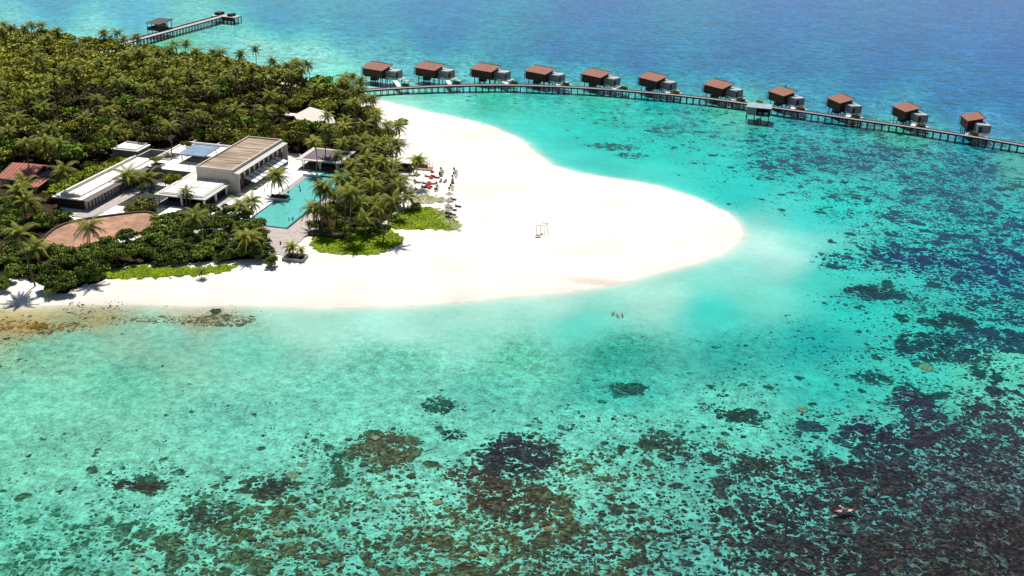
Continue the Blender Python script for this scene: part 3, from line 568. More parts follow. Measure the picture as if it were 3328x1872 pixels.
for c, f, lb, me_, sc_ in [
    ((1155, 500), (1190, 690), 'big dark palm growing from the white planter on the pool edge', DPALM[0], 1.3),
    ((305, 650), (312, 800), 'young palm in front of the low white roofed pavilion', PALMC[1], .85),
    ((385, 880), (460, 1150), 'leaning palm rising from the front hedge below the pavilion', PALMC[2], 1.1),
    ((820, 800), (860, 950), 'left palm of the clump at the near left corner of the pool', PALMC[3], 1.15),
    ((925, 740), (935, 900), 'right palm of the clump at the near left corner of the pool', PALMC[4], 1.15),
    ((880, 1080), (915, 1260), 'wide palm at the right end of the front hedge beside the deck', DPALM[1], 1.2)]:
    palm_px(Zh(*c), Zh(*f), label=lb, group=G_, mesh=me_, scale=sc_)
for c, f, lb in [
    ((500, 375), (520, 640), 'tall palm in front of the long gallery and the red tiled house'),
    ((200, 620), (215, 840), 'palm at the left edge above the curved brick terrace'),
    ((150, 870), (275, 1270), 'curving palm whose shadow falls on the left shore'),
    ((280, 985), (270, 1110), 'small palm beside the left end of the curved brick terrace'),
    ((1000, 410), (1020, 520), 'palm beside the gallery walkway with wide open fronds'),
    ((1150, 430), (1160, 510), 'small palm at the inner corner of the courtyard pond'),
    ((190, 470), (200, 640), 'palm half hidden behind the left bushes below the red tiled roof')]:
    palm_px(Zl(*c), Zl(*f), label=lb, group=G_, scale=1.28)
palm_px((656, 880), (646, 897), label='tiny palm standing on the beach strip below the front hedge', group=G_, scale=.45)
for c, f in [((345, 75), (345, 190)), ((290, 30), (300, 120))]: pass
BEACHEDGE = 'dense coconut palms of the grove between pool and beach'
placed = []
for i, (c, H_) in enumerate([((670, 545), 11), ((785, 410), 12), ((470, 440), 12), ((560, 180), 12), ((360, 220), 11), ((210, 70), 13), ((590, 20), 11), ((380, 40), 12), ((60, 200), 11), ((870, 560), 9), ((720, 650), 8), ((900, 430), 10), ((930, 250), 9), ((700, 250), 11), ((330, 590), 9), ((620, 380), 11), ((760, 900), 9), ((520, 640), 9), ((560, 830), 8), ((700, 830), 8), ((980, 600), 8), ((290, 760), 9), ((460, 560), 10)]):
    p = un(*Z4(*c), H_+1.2); placed.append((p[0], p[1], 5))
    palm((p[0], p[1], H_+1.2), None, mesh=YPALM[1] if i in (7, 8) else None, label='coconut palm in the dense grove between the pool and the beach', group=BEACHEDGE, scale=1.02)
okg = lambda x, y: not blocked(x, y) and vis(x, y)
for (x, y, d) in poisson(GROVE, 7.2, 1500, okg, placed):
    H_ = rng.uniform(9.5, 14.5); palm((x, y, H_+1.2), None, label='coconut palm in the dense grove between the pool and the beach', group=BEACHEDGE, scale=.88)
FARG = 'palms standing above the inland forest canopy'
placed_f = []
iso = {(1945, 375): 'isolated slender palm standing clear of the far shore against pale water', (1830, 410): 'palm on the far shore just left of the isolated slender one', (1415, 330): 'tallest palm on the far shore below the long pier', (1040, 285): 'palm at the foot of the long pier, right of a pair', (895, 250): 'palm at the foot of the long pier, left of a pair'}
for c in [(25, 190), (90, 212), (190, 215), (235, 190), (12, 235), (895, 250), (940, 300), (1040, 285), (1415, 330), (1290, 375), (1200, 400), (1495, 395), (1620, 400), (1830, 410), (1945, 375), (2075, 470), (2190, 500), (2285, 490), (2345, 490), (1740, 600), (1430, 690), (1270, 630), (735, 760), (1290, 960), (1590, 450), (850, 990), (2490, 880), (1730, 460), (200, 1090), (340, 1080), (450, 1100), (1050, 400), (1920, 520), (1480, 500), (1350, 470), (1180, 480), (1660, 520), (2210, 560), (2300, 540), (1800, 540), (960, 420), (2060, 540), (640, 900), (1440, 560), (1560, 580), (60, 1000), (130, 900), (1600, 690)]:
    H_ = 13.5 if c in iso or c[1] < 330 else 12.5
    p = un(*Zf(*c), H_+1.2); placed_f.append((p[0], p[1], 6)); b = None
    palm((p[0], p[1], H_+1.2), b, label=iso.get(c, 'coconut palm rising out of the broadleaf canopy of the inland forest'), group=FARG if c not in iso else 'palms on the far shore by the pier', scale=.95)
for c in [(2290, 480), (2420, 600), (2480, 560), (2540, 640)]: pass
for c in [(150, 320), (85, 420), (240, 440), (60, 380), (200, 400)]:      # right end of the shore by the first villa
    p = un(1100+c[0]/3.22, 150+c[1]/3.22, 12); palm((p[0], p[1], 12), None, label='coconut palm on the shore where the jetty leaves the island', group='palms at the island end of the jetty', scale=.9)
for (x, y, d) in poisson(FOREST, 15, 2500, lambda x, y: not blocked(x, y, 3) and vis(x, y) and inside(GROVE, x, y) < -4, placed_f):
    palm((x, y, rng.uniform(10.5, 14)), None, label='coconut palm rising out of the broadleaf canopy of the inland forest', group=FARG, scale=1.1)
# --- broadleaf canopy
FOR_ONLY = lambda x, y: not blocked(x, y, 1.5) and vis(x, y) and inside(GROVE, x, y) < 1
canopy = poisson(FOREST, lambda x, y: 4.6 if y < 420 else 5.4, 14000, FOR_ONLY)
canopy.sort(key=lambda t: math.hypot(t[0], t[1]))
near_t, far_t = canopy[:275], canopy[275:]
print('canopy', len(canopy), 'palms', cnt[0])
for (x, y, d) in near_t:
    Rr = d*(rng.uniform(.7, 1.05) if rng.random() < .7 else rng.uniform(1.1, 1.5)); front = y < 330; q = rng.random()
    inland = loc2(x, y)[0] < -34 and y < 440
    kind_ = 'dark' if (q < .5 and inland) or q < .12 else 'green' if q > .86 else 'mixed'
    if front: cs_, lb = HEDGEV, 'bushy broadleaf tree left of the gallery and brick terrace'
    elif kind_ == 'dark': cs_, lb = DARKV, 'broadleaf tree in the canopy behind the resort, shaded gaps painted as dark brownish leaves'
    elif kind_ == 'green': cs_, lb = GREENV, 'fresh green broadleaf tree standing out in the canopy behind the resort'
    else: cs_, lb = TREEV, 'olive broadleaf tree in the canopy close behind the resort roofs' if y < 400 else 'olive broadleaf tree in the dense middle of the inland canopy'
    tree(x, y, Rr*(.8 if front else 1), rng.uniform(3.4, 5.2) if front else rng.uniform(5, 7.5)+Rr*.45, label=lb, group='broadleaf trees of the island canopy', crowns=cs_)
if far_t:
    VV = []; FF = []; TT = []; n0 = 0; src = [leaf_cloud(80+i, nleaf=900, nblob=12, size=.105) for i in range(5)]
    for i, (x, y, d) in enumerate(far_t):
        V, Fq, t = src[i % 5]; Rr = d*(rng.uniform(.7, 1.05) if rng.random() < .75 else rng.uniform(1.1, 1.5)); a = rng.uniform(0, 6.28); H_ = rng.uniform(5.5, 8)+Rr*.5
        c, s = math.cos(a), math.sin(a); q = np.stack([V[:, 0]*c-V[:, 1]*s, V[:, 0]*s+V[:, 1]*c, V[:, 2]*.85], 1)*Rr+np.array([x, y, gz(x, y)+H_-Rr*.7])
        VV.append(q); FF.append(Fq+n0); TT.append(np.clip(t+rng.uniform(-.25, .25), 0, 1)); n0 += len(V)
    add('woodland', np_mesh('woodland', np.concatenate(VV), np.concatenate(FF), [M['leaf']], dict(tone=np.concatenate(TT))), kind='stuff', label='dense far forest canopy covering the back of the island', cat='forest')
# understory of the grove
for (x, y, d) in poisson(GROVE, 5.2, 2500, lambda x, y: vis(x, y) and not blocked(x, y, 0)):
    tree(x, y, d*rng.uniform(.5, .75), rng.uniform(2.0, 3.6), label='shrub in the shade between the palm trunks of the pool grove', group='shrubs under the grove palms', name='shrub', cat='shrub', crowns=HEDGEV)
# front hedge
for (x, y, d) in poisson(FRONT, 3.7, 3500, lambda x, y: vis(x, y)):
    tree(x, y, d*rng.uniform(.75, 1.0), rng.uniform(3.4, 5.8), label='dark green shrub in the thick hedge between brick terrace and beach', group='shrubs of the front hedge', name='shrub', cat='shrub', crowns=HEDGEV)
# lime hedge behind the gallery
for i, t in enumerate(np.linspace(0, 1, 13)):
    s, l = -50.5+2.2*t+rng.uniform(-.6, .6), -22+34*t
    tree(*W2(s, l), rng.uniform(2.8, 3.5), rng.uniform(4.6, 5.6), label='bright lime green shrub in the row behind the long gallery roof', group='lime shrubs behind the gallery', name='shrub', cat='shrub', crowns=LIMEV)
for c, H_, Rr, ck, lb in [(Z4(850, 140), 1.6, 3.2, 'lime', 'yellow green bush on open sand beside the two crossed palms'), (Z4(1135, 870), 1.2, 2.0, 'hedge', 'dark round bush at the back of the pointed lawn'), (Z4(1150, 400), 2, 2.4, 'lime', 'olive bush behind the beach furniture deck'), ((1305, 394), 1.2, 2.4, 'lime', 'small round olive bush alone on the upper beach'), (Zf(2400, 980), 0, 0, '', '')]:
    if not lb: continue
    x, y = un(c[0], c[1], 2.2); tree(x, y, Rr, Rr*1.25, label=lb, name='shrub', cat='shrub', crowns=dict(lime=LIMEV, hedge=HEDGEV)[ck])
for (px, py, Rr, H_, lb) in [(300+1280/4.996, 430+720/4.996, 3.6, 6.2, 'bushy tree in the sunken courtyard before the grey terrace wall'), (300+840/4.996, 430+1080/4.996, 4.0, 4.8, 'wide bush on the island in the courtyard pond'), (300+620/4.996, 430+1180/4.996, 2.6, 3.2, 'low bush beside the gallery walkway steps'), (300+1030/4.996, 430+400/4.996, 2.0, 3.6, 'sparse tree in the square planter on the white terrace'), (300+1520/4.996, 430+150/4.996, 2.4, 5, 'small tree at the back of the white terrace')]:
    zb = 4.9 if 'white terrace' in lb else 1.2
    x, y = un(px, py, zb+H_*.7); tree(x, y, Rr, H_, label=lb, name='courtyard_tree', z=zb-.3)
# small bushes at the left shore and around the deck
for (px, py) in [(20, 850), (60, 880), (25, 900), (100, 830), (5, 920), (150, 870), (200, 900), (170, 930), (840, 830), (880, 850)]:
    x, y = un(px, py, 2.5); tree(x, y, 2.6, 3.6, label='leafy shrub at the sand edge of the lower left shore' if px < 400 else 'leafy shrub at the right end of the front hedge', group='shrubs at the shore edge', name='shrub', cat='shrub', crowns=HEDGEV)
# creeping ground cover
def lawn(pts, name, m, label, n, seed):
    poly = poly2(pts, 1.2); g = np.random.default_rng(seed); lo, hi = poly.min(0), poly.max(0)
    C = g.uniform(lo, hi, (n*3, 2)); s = sdist(C, poly); s += 1.2*np.sin(C[:, 0]*1.7)*np.sin(C[:, 1]*1.3)+g.normal(scale=.35, size=len(C)); C = C[s > 0][:n]
    zz = np.array([1.2*(1-math.exp(-max(v, 0)/9)) for v in sdist(C, SHORE)])
    k = len(C); p = np.stack([C[:, 0], C[:, 1], zz+g.uniform(.02, .22, k)], 1)
    nr = np.stack([g.normal(scale=.35, size=k), g.normal(scale=.35, size=k), np.ones(k)], 1); nr /= np.linalg.norm(nr, axis=1, keepdims=True)
    t1 = np.cross(nr, g.normal(size=(k, 3))); t1 /= np.linalg.norm(t1, axis=1, keepdims=True); t2 = np.cross(nr, t1); sz = g.uniform(.12, .34, k)[:, None]
    V = np.stack([p-t1*sz, p-t2*sz*.7, p+t1*sz, p+t2*sz*.7], 1).reshape(-1, 3)
    tone = np.repeat(np.clip(.5+.35*np.sin(C[:, 0]*.5)*np.cos(C[:, 1]*.6)+g.uniform(-.4, .4, k), 0, 1), 4)
    add(name, np_mesh(name, V, np.arange(4*k).reshape(-1, 4), [m], dict(tone=tone)), kind='stuff', label=label, cat='ground cover')
lawn([(785, 600), (800, 585), (860, 575), (930, 572), (985, 580), (1015, 600), (1010, 612), (985, 622), (960, 638), (920, 641), (850, 640), (800, 632), (783, 618)], 'grass', M['grass'], 'bright green creeping grass on the rounded lawn', 16000, 1)
lawn([(970, 575), (1010, 530), (1050, 520), (1090, 522), (1120, 535), (1150, 560), (1158, 572), (1140, 580), (1090, 575), (1040, 578)], 'grass', M['grass'], 'yellow green creeping grass on the pointed beach lawn', 12000, 2)
lawn([(1035, 492), (1070, 490), (1110, 498), (1125, 505), (1090, 512), (1040, 512)], 'grass', M['dry'], 'thin dry creeper patch on the sand above the pointed lawn', 2600, 3)
lawn([(1090, 525), (1120, 530), (1145, 548), (1162, 572), (1140, 583), (1120, 560)], 'grass', M['dry'], 'dry yellowing rim of the pointed beach lawn', 2500, 4)
lawn([(235, 690), (300, 680), (340, 668), (420, 672), (520, 672), (600, 664), (575, 680), (500, 690), (400, 694), (300, 699), (240, 698)], 'grass', M['grass'], 'bright green creeper strip along the foot of the front hedge', 14000, 5)

# ================================================================ RESORT
class LB(MB):
    """boxes in resort coordinates; built relative to a root placed in that frame"""
    def done(s, name, m, root, **k):
        ox, oy, oz = root['_o']; s.v = [(p[0]-ox, p[1]-oy, p[2]-oz) for p in s.v]; return s.build(name, m, root, **k)
roots = []
def site(name, s, l, z=1.2, **k):
    x, y = W2(s, l); r = empty(name, (x, y, z), RZ, **k); r['_o'] = (s, l, z); roots.append(r); return r
def slab(name, pts, z0, z1, m, **k):
    mb = MB().prism([W2(*p) for p in pts], z0, z1); return mb.build(name, m, **k)
def rect(a, b, c, d): return [(a, c), (b, c), (b, d), (a, d)]
# floors
slab('paving', rect(.6, 11.4, -21, 35.8), 1.0, 1.42, M['paving'], kind='structure')
slab('paving', rect(11.4, 13.2, -21, -2.2), 1.0, 1.415, M['paving'], kind='structure')
slab('paving', rect(-13, .6, -26, -.1), 1.0, 1.36, M['concrete'], kind='structure')
slab('wooden_deck', rect(13.2, 34.4, -41, -24.1), 1.0, 1.40, M['deck'], kind='structure')
slab('wooden_deck', rect(27.3, 33, -24.1, 15), 1.0, 1.395, M['deck'], kind='structure')
slab('wooden_deck', rect(2.2, 13.2, -36, -21), 1.0, 1.39, M['deck'], kind='structure')
# main hall
h = site('main_hall', -6.5, 18, 1.2, label='tall pale hall with weathered flat roof and a row of white awnings', cat='building')
b = LB(); b.box(-14, -1.5, 0, 36.4, 1.0, 8.5); b.box(-1.5, .45, 0, .45, 1.0, 7.72); b.box(-1.5, .45, 35.95, 36.4, 1.0, 7.72); b.done('wall', M['plaster'], h)
rf = LB().box(-13.7, -1.8, .3, 36.1, 8.5, 8.62).done('roof', M['hallroof'], h)
b = LB(); b.box(-14.05, -13.7, -.05, 36.45, 8.5, 9.12); b.box(-1.8, -1.4, -.05, 36.45, 8.3, 9.12); b.box(-13.7, -1.8, -.05, .3, 8.5, 9.115); b.box(-13.7, -1.8, 36.1, 36.45, 8.5, 9.115)
b.v = [(p[0]-h['_o'][0], p[1]-h['_o'][1], p[2]-h['_o'][2]) for p in b.v]; b.build('parapet', M['cream'], rf)
LB().hexa([(-1.4, -.1, 7.98), (.55, -.1, 7.74), (.55, 36.5, 7.74), (-1.4, 36.5, 7.98), (-1.4, -.1, 8.18), (.55, -.1, 7.9), (.55, 36.5, 7.9), (-1.4, 36.5, 8.18)]).done('side_canopy', M['lightstone'], h)
for k in range(10):
    l0 = .9+3.5*k
    LB().box(-1.5, -1.25, l0, l0+2.3, 1.4, 7.7).done('panel', M['brown'], h)
    LB().box(-1.5, -1.38, l0+2.45, l0+3.35, 1.4, 4.7).done('glazing', M['glassd'], h)
    LB().box(-1.5, -1.2, l0+2.5, l0+3.3, 4.9, 7.6).done('pillar', M['white'], h)
for k in range(8):
    l0 = 5.7+3.16*k; a = LB(); a.hexa([(-1.2, l0+.22, 4.6), (3.0, l0+.22, 3.45), (3.0, l0+2.9, 3.45), (-1.2, l0+2.9, 4.6), (-1.2, l0+.22, 4.68), (3.0, l0+.22, 3.53), (3.0, l0+2.9, 3.53), (-1.2, l0+2.9, 4.68)])
    aw = a.done('awning', M['awn'], h); f = LB().bar((3.02, l0+.1, 3.42), (3.02, l0+3.0, 3.42), .14); f.bar((-1.2, l0+.08, 4.62), (3.0, l0+.08, 3.5), .22); f.v = [(p[0]-h['_o'][0], p[1]-h['_o'][1], p[2]-h['_o'][2]) for p in f.v]; f.build('frame', M['black'], aw)
# low white pavilion
h = site('low_pavilion', -10.5, -9, 1.2, label='low open pavilion with a white flat roof before the tall hall', cat='building')
poly_e = [(-19.2, -16.9), (-2.2, -16.9), (-2.2, -.15), (-14.2, -.15), (-14.2, 6.9), (-19.2, 6.9)]
LB().prism(poly_e, 4.45, 4.7).done('eave', M['lightstone'], h)
rf = LB().prism([(-18.2, -15.6), (-3.6, -15.6), (-3.6, -.2), (-14.25, -.2), (-14.25, 6.6), (-18.2, 6.6)], 4.7, 5.0).done('roof', M['white'], h)
b = LB().box(-17.8, -17.4, -15.2, 6.4, 5.0, 5.2); b.box(-17.4, -4, -15.2, -14.8, 5.0, 5.195); b.box(-4.4, -4.0, -14.8, -.5, 5.0, 5.2); b.box(-17.4, -4.4, -8, -7.7, 5.0, 5.12); b.box(-10.2, -9.9, -14.8, -.6, 5.0, 5.14); b.box(-17.4, -14.2, -.7, -.4, 5.0, 5.12)
b.v = [(p[0]-h['_o'][0], p[1]-h['_o'][1], p[2]-h['_o'][2]) for p in b.v]; b.build('roof_rib', M['cream'], rf)
for (s, l) in [(-18.3, -15.9), (-3.2, -15.9), (-3.1, -9), (-3.1, -2), (-10.6, -15.9), (-18.3, -8), (-18.3, -1)]: LB().box(s-.25, s+.25, l-.25, l+.25, 1.1, 4.45).done('column', M['white'], h)
LB().box(-17.5, -4, -12.2, -.5, 1.2, 4.44).done('glass_wall', M['glassd'], h)
LB().box(-18.7, -2.8, -16.3, -.2, 1.0, 1.45).done('floor', M['slate'], h)
# raised terrace
h = site('raised_terrace', -25, 21, 1.2, label='raised white terrace with a grey retaining wall over the courtyard', cat='terrace')
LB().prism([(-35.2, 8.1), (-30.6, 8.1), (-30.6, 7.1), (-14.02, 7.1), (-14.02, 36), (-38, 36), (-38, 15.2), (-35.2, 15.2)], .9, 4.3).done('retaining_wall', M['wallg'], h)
LB().prism([(-35.3, 8.0), (-30.5, 8.0), (-30.5, 7.0), (-14.02, 7.0), (-14.02, 35.9), (-37.9, 35.9), (-37.9, 15.3), (-35.3, 15.3)], 4.3, 4.42).done('paving', M['paving'], h)
b = LB().box(-38.2, -14.1, 35.9, 36.3, 4.0, 5.1); b.box(-38.3, -37.9, 15.2, 35.9, 4.0, 4.9); b.done('parapet', M['white'], h)
for (a, c, e, f) in [(-27.6, -20.8, 15.0, 22.0), (-37.4, -32.6, 15.6, 23), (-33.5, -29.5, 27, 34), (-21, -15, 26, 33)]:
    b = LB(); b.box(a, c, e, e+.35, 4.42, 4.85); b.box(a, c, f-.35, f, 4.42, 4.85); b.box(a, a+.35, e+.35, f-.35, 4.42, 4.845); b.box(c-.35, c, e+.35, f-.35, 4.42, 4.845); sk = b.done('planter_curb', M['cream'], h)
    q = LB().box(a+.35, c-.35, e+.35, f-.35, 4.42, 4.6); q.v = [(p[0]-h['_o'][0], p[1]-h['_o'][1], p[2]-h['_o'][2]) for p in q.v]; q.build('gravel', M['hallroof'], sk)
b = LB(); b.box(-35, -31.4, 8.4, 11.2, 4.42, 5.05); b.done('planter_box', M['concrete'], h)
LB().box(-34.7, -31.7, 8.7, 10.9, 5.05, 5.1).done('planter_soil', M['soil'], h)
h = site('glass_pergola', -24, 20, 4.42, label='glass roofed pergola on thin black posts over the white terrace', cat='pergola')
LB().hexa([(-28.7, 15, 7.3), (-19.4, 15, 7.3), (-19.4, 25.8, 7.5), (-28.7, 25.8, 7.5), (-28.7, 15, 7.42), (-19.4, 15, 7.42), (-19.4, 25.8, 7.62), (-28.7, 25.8, 7.62)]).done('roof', M['pglass'], h)
LB().bar((-28.8, 14.9, 7.3), (-19.3, 14.9, 7.3), .16, .2).bar((-28.8, 25.9, 7.5), (-19.3, 25.9, 7.5), .16, .2).bar((-28.8, 15, 7.3), (-28.8, 25.8, 7.5), .16, .2).bar((-19.3, 15, 7.3), (-19.3, 25.8, 7.5), .16, .2).done('frame', M['slate'], h)
for s, l in [(-28, 16), (-20.4, 16), (-20.4, 25), (-28, 25)]: LB().bar((s, l, 4.42), (s, l, 7.35), .2).done('post', M['black'], h)
# long gallery
h = site('long_gallery', -40, -8, 1.2, label='long low gallery with a stepped white roof and slatted dark side', cat='building')
LB().box(-45.5, -36.4, -27, 12, 1.0, 4.4).done('wall', M['dark'], h)
rf = LB().box(-46.2, -36.1, -28, 15, 4.4, 4.7).done('roof', M['white'], h)
LB().prism([(-38, 8), (-35.3, 8), (-35.3, 15), (-38, 15)], 4.15, 4.415).done('roof_corner', M['white'], h)
q = LB(); q.box(-44.4, -38, -26.3, -25.8, 4.7, 5.5); q.box(-44.4, -43.9, -25.8, 14.6, 4.7, 5.5); q.box(-38.3, -38, -25.8, 14, 4.7, 5.05); q.v = [(p[0]-h['_o'][0], p[1]-h['_o'][1], p[2]-h['_o'][2]) for p in q.v]; q.build('parapet', M['cream'], rf)
LB().hexa([(-36.1, -28, 4.45), (-34.2, -28, 4.2), (-34.2, 6.5, 4.2), (-36.1, 6.5, 4.45), (-36.1, -28, 4.6), (-34.2, -28, 4.32), (-34.2, 6.5, 4.32), (-36.1, 6.5, 4.6)]).done('side_canopy', M['slate'], h)
for k in range(19): LB().box(-36.4, -35.9, -26.6+1.72*k, -25.75+1.72*k, 1.3, 4.3).done('fin', M['cream'], h)
for k in range(5): LB().bar((-34.4, -26+7.5*k, 1.3), (-34.4, -26+7.5*k, 4.25), .14).done('post', M['black'], h)
slab('wooden_deck', rect(-36.4, -29.6, -33, -6), 1.0, 1.36, M['deck'], kind='structure')
slab('paving', rect(-29.6, -25.5, -33, -21), 1.0, 1.34, M['paving'], kind='structure')
slab('pond', rect(-36.4, -30.2, -6, 7), 1.0, 1.27, M['pond'], kind='structure')
slab('pond', rect(-29.6, -19.3, -20.9, -6.05), 1.0, 1.275, M['pond'], kind='structure')
slab('pond', rect(-30.15, -14.3, -5.95, 7), 1.0, 1.272, M['pond'], kind='structure')
slab('pond', rect(-19.2, -13, -26, -17), 1.0, 1.268, M['pond'], kind='structure')
h = site('lime_planter', -20.5, -19, 1.2, label='low square bed of lime creeper beside the pond', cat='planter')
LB().box(-23, -18.3, -21.2, -17.2, 1.1, 1.62).done('curb', M['cream'], h); LB().box(-22.7, -18.6, -20.9, -17.5, 1.62, 1.72).done('plants', mat('lime_bed', (.24, .30, .03), .8, .4, 3), h)
h = site('bridge_slab', -11.5, -22, 1.2, label='white slab bridge leading to the low pavilion', cat='footbridge')
LB().box(-13.4, -8.9, -27, -17.1, 1.35, 1.6).done('deck', M['white'], h)
h = site('stone_platform', -26, 1, 1.2, label='pale stepping platform in the courtyard pond', cat='platform')
LB().box(-28.5, -24, -.8, 2.2, 1.2, 1.55).done('slab', M['white'], h)
# rear building and walls
h = site('rear_building', -52, 24.5, 1.2, label='small white flat roofed building half hidden in the trees behind the lime hedge', cat='building')
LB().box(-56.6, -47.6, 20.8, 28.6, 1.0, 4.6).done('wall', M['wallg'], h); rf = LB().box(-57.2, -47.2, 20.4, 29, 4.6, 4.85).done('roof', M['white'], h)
q = LB(); q.box(-56.4, -48.2, 21.1, 21.5, 4.85, 5.2); q.box(-48.6, -48.2, 21.5, 28.4, 4.85, 5.2); q.box(-56.4, -48.2, 28.4, 28.7, 4.85, 5.4); q.v = [(p[0]-h['_o'][0], p[1]-h['_o'][1], p[2]-h['_o'][2]) for p in q.v]; q.build('parapet', M['cream'], rf)
h = site('garden_wall', -45, 23, 1.2, label='low white wall running behind the gallery to the white terrace', cat='wall')
LB().box(-45.6, -45.2, 17.5, 26, 1.0, 4.3).box(-45.2, -38.3, 25.6, 26, 1.0, 4.3).done('wall', M['cream'], h)
for s0, lb in ((-35.3, 'grey blade wall at the left back corner of the white terrace'), (-26, 'grey blade wall behind the white terrace next to the tall hall')):
    h = site('blade_wall', s0, 40, 1.2, label=lb, cat='wall'); LB().box(s0-.2, s0+.2, 36.4, 44.5, 1.0, 5.0).done('wall', M['wallg'], h); LB().box(s0-.25, s0+.25, 36.4, 44.55, 5.0, 5.1).done('coping', M['lightstone'], h)
# tent roof
h = site('tent_roof', -9, 79, 1.2, label='cream pyramid tent roof among the trees behind the hall', cat='tent')
ap = (-10, 80.5, 9.2); cs = [(-18, 83), (-9, 69.5), (1.5, 78), (-6, 91)]
b = LB(); n = 0
for i in range(4): a = cs[i]; c = cs[(i+1) % 4]; b.v += [(a[0], a[1], 4.6), (c[0], c[1], 4.6), ap]; b.f.append((n, n+1, n+2)); b.mi.append(0); n += 3
b.f.append((3*3, 2*3, 1*3, 0)); b.mi.append(0)
b.done('canopy', M['tent'], h)
for a in cs: LB().bar((a[0]*.97-.3, a[1]*.99+.8, 1.2), (a[0]*.97-.3, a[1]*.99+.8, 4.65), .2).done('pole', M['white'], h)
LB().box(-24.5, -18.2, 82.6, 86, 4.2, 4.5).done('side_roof', M['tent'], h)
# red tiled house
h = site('red_house', -67, -9, 1.2, label='small house with a faded red tiled roof at the left edge', cat='house')
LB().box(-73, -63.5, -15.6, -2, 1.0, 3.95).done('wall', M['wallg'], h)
b = LB(); b.hexa([(-74, -16.6, 3.9), (-62.6, -16.6, 3.9), (-62.6, -8, 6.4), (-74, -8, 6.4), (-74, -16.6, 4.1), (-62.6, -16.6, 4.1), (-62.6, -8, 6.6), (-74, -8, 6.6)]); b.hexa([(-74, -8, 6.38), (-62.6, -8, 6.38), (-62.6, -.5, 3.9), (-74, -.5, 3.9), (-74, -8, 6.58), (-62.6, -8, 6.58), (-62.6, -.5, 4.1), (-74, -.5, 4.1)]); b.done('roof', M['redtile'], h)
LB().hexa([(-63.4, -18, 3.0), (-58.2, -18, 3.0), (-58.2, -12, 3.9), (-63.4, -12, 3.9), (-63.4, -18, 3.15), (-58.2, -18, 3.15), (-58.2, -12, 4.05), (-63.4, -12, 4.05)]).done('porch_roof', M['redtile'], h)
LB().box(-70, -68.8, -15.68, -15.58, 1.2, 3.3).done('door', M['dark'], h)
for s in (-63, -58.6): LB().bar((s, -17.6, 1.2), (s, -17.6, 3.05), .18).done('post', M['wood'], h)
# curved brick terrace
h = site('brick_terrace', -22, -42, 1.2, label='curved sloping brick surface with a dark rim along its back edge', cat='terrace wall')
rimp = [(-29.6, -58.6), (-31.2, -54.5), (-31.9, -50.5), (-32.1, -47), (-31.5, -43.5), (-30, -40.2), (-27.4, -37), (-24, -34), (-20.5, -31), (-17.2, -28.4), (-14.9, -27.4), (-12.6, -28.0), (-10.8, -30.0), (-9.8, -33)]
rimz = [1.6, 2.2, 2.7, 3.0, 3.1, 3.1, 3.1, 3.1, 3.1, 3.1, 3.05, 2.9, 2.5, 1.9]
low = [(-26.5, -60), (-24, -58.5), (-21, -57), (-18.5, -54), (-16.5, -50), (-14.5, -46), (-12.5, -42), (-10.8, -38), (-9.8, -35)]
b = LB(); k = 14; lowi = []
for i in range(k):
    t = i/(k-1)*(len(low)-1); j = min(int(t), len(low)-2); f = t-j; lowi.append((low[j][0]*(1-f)+low[j+1][0]*f, low[j][1]*(1-f)+low[j+1][1]*f))
for i in range(k): b.v.append((rimp[i][0], rimp[i][1], rimz[i])); b.v.append((lowi[i][0], lowi[i][1], 1.25)); b.v.append((rimp[i][0], rimp[i][1], .9)); b.v.append((lowi[i][0], lowi[i][1], .9))
for i in range(k-1):
    a = 4*i; c = a+4; b.f += [(a, a+1, c+1, c), (a+2, c+2, c+3, a+3), (a, c, c+2, a+2), (a+1, a+3, c+3, c+1)]; b.mi += [0]*4
b.f += [(0, 2, 3, 1), (4*k-4, 4*k-3, 4*k-1, 4*k-2)]; b.mi += [0]*2
b.done('brick_face', M['brick'], h)
b = LB()
for i in range(k-1): b.bar((rimp[i][0], rimp[i][1], rimz[i]+.12), (rimp[i+1][0], rimp[i+1][1], rimz[i+1]+.12), .75, .42)
b.done('coping', M['rim'], h)
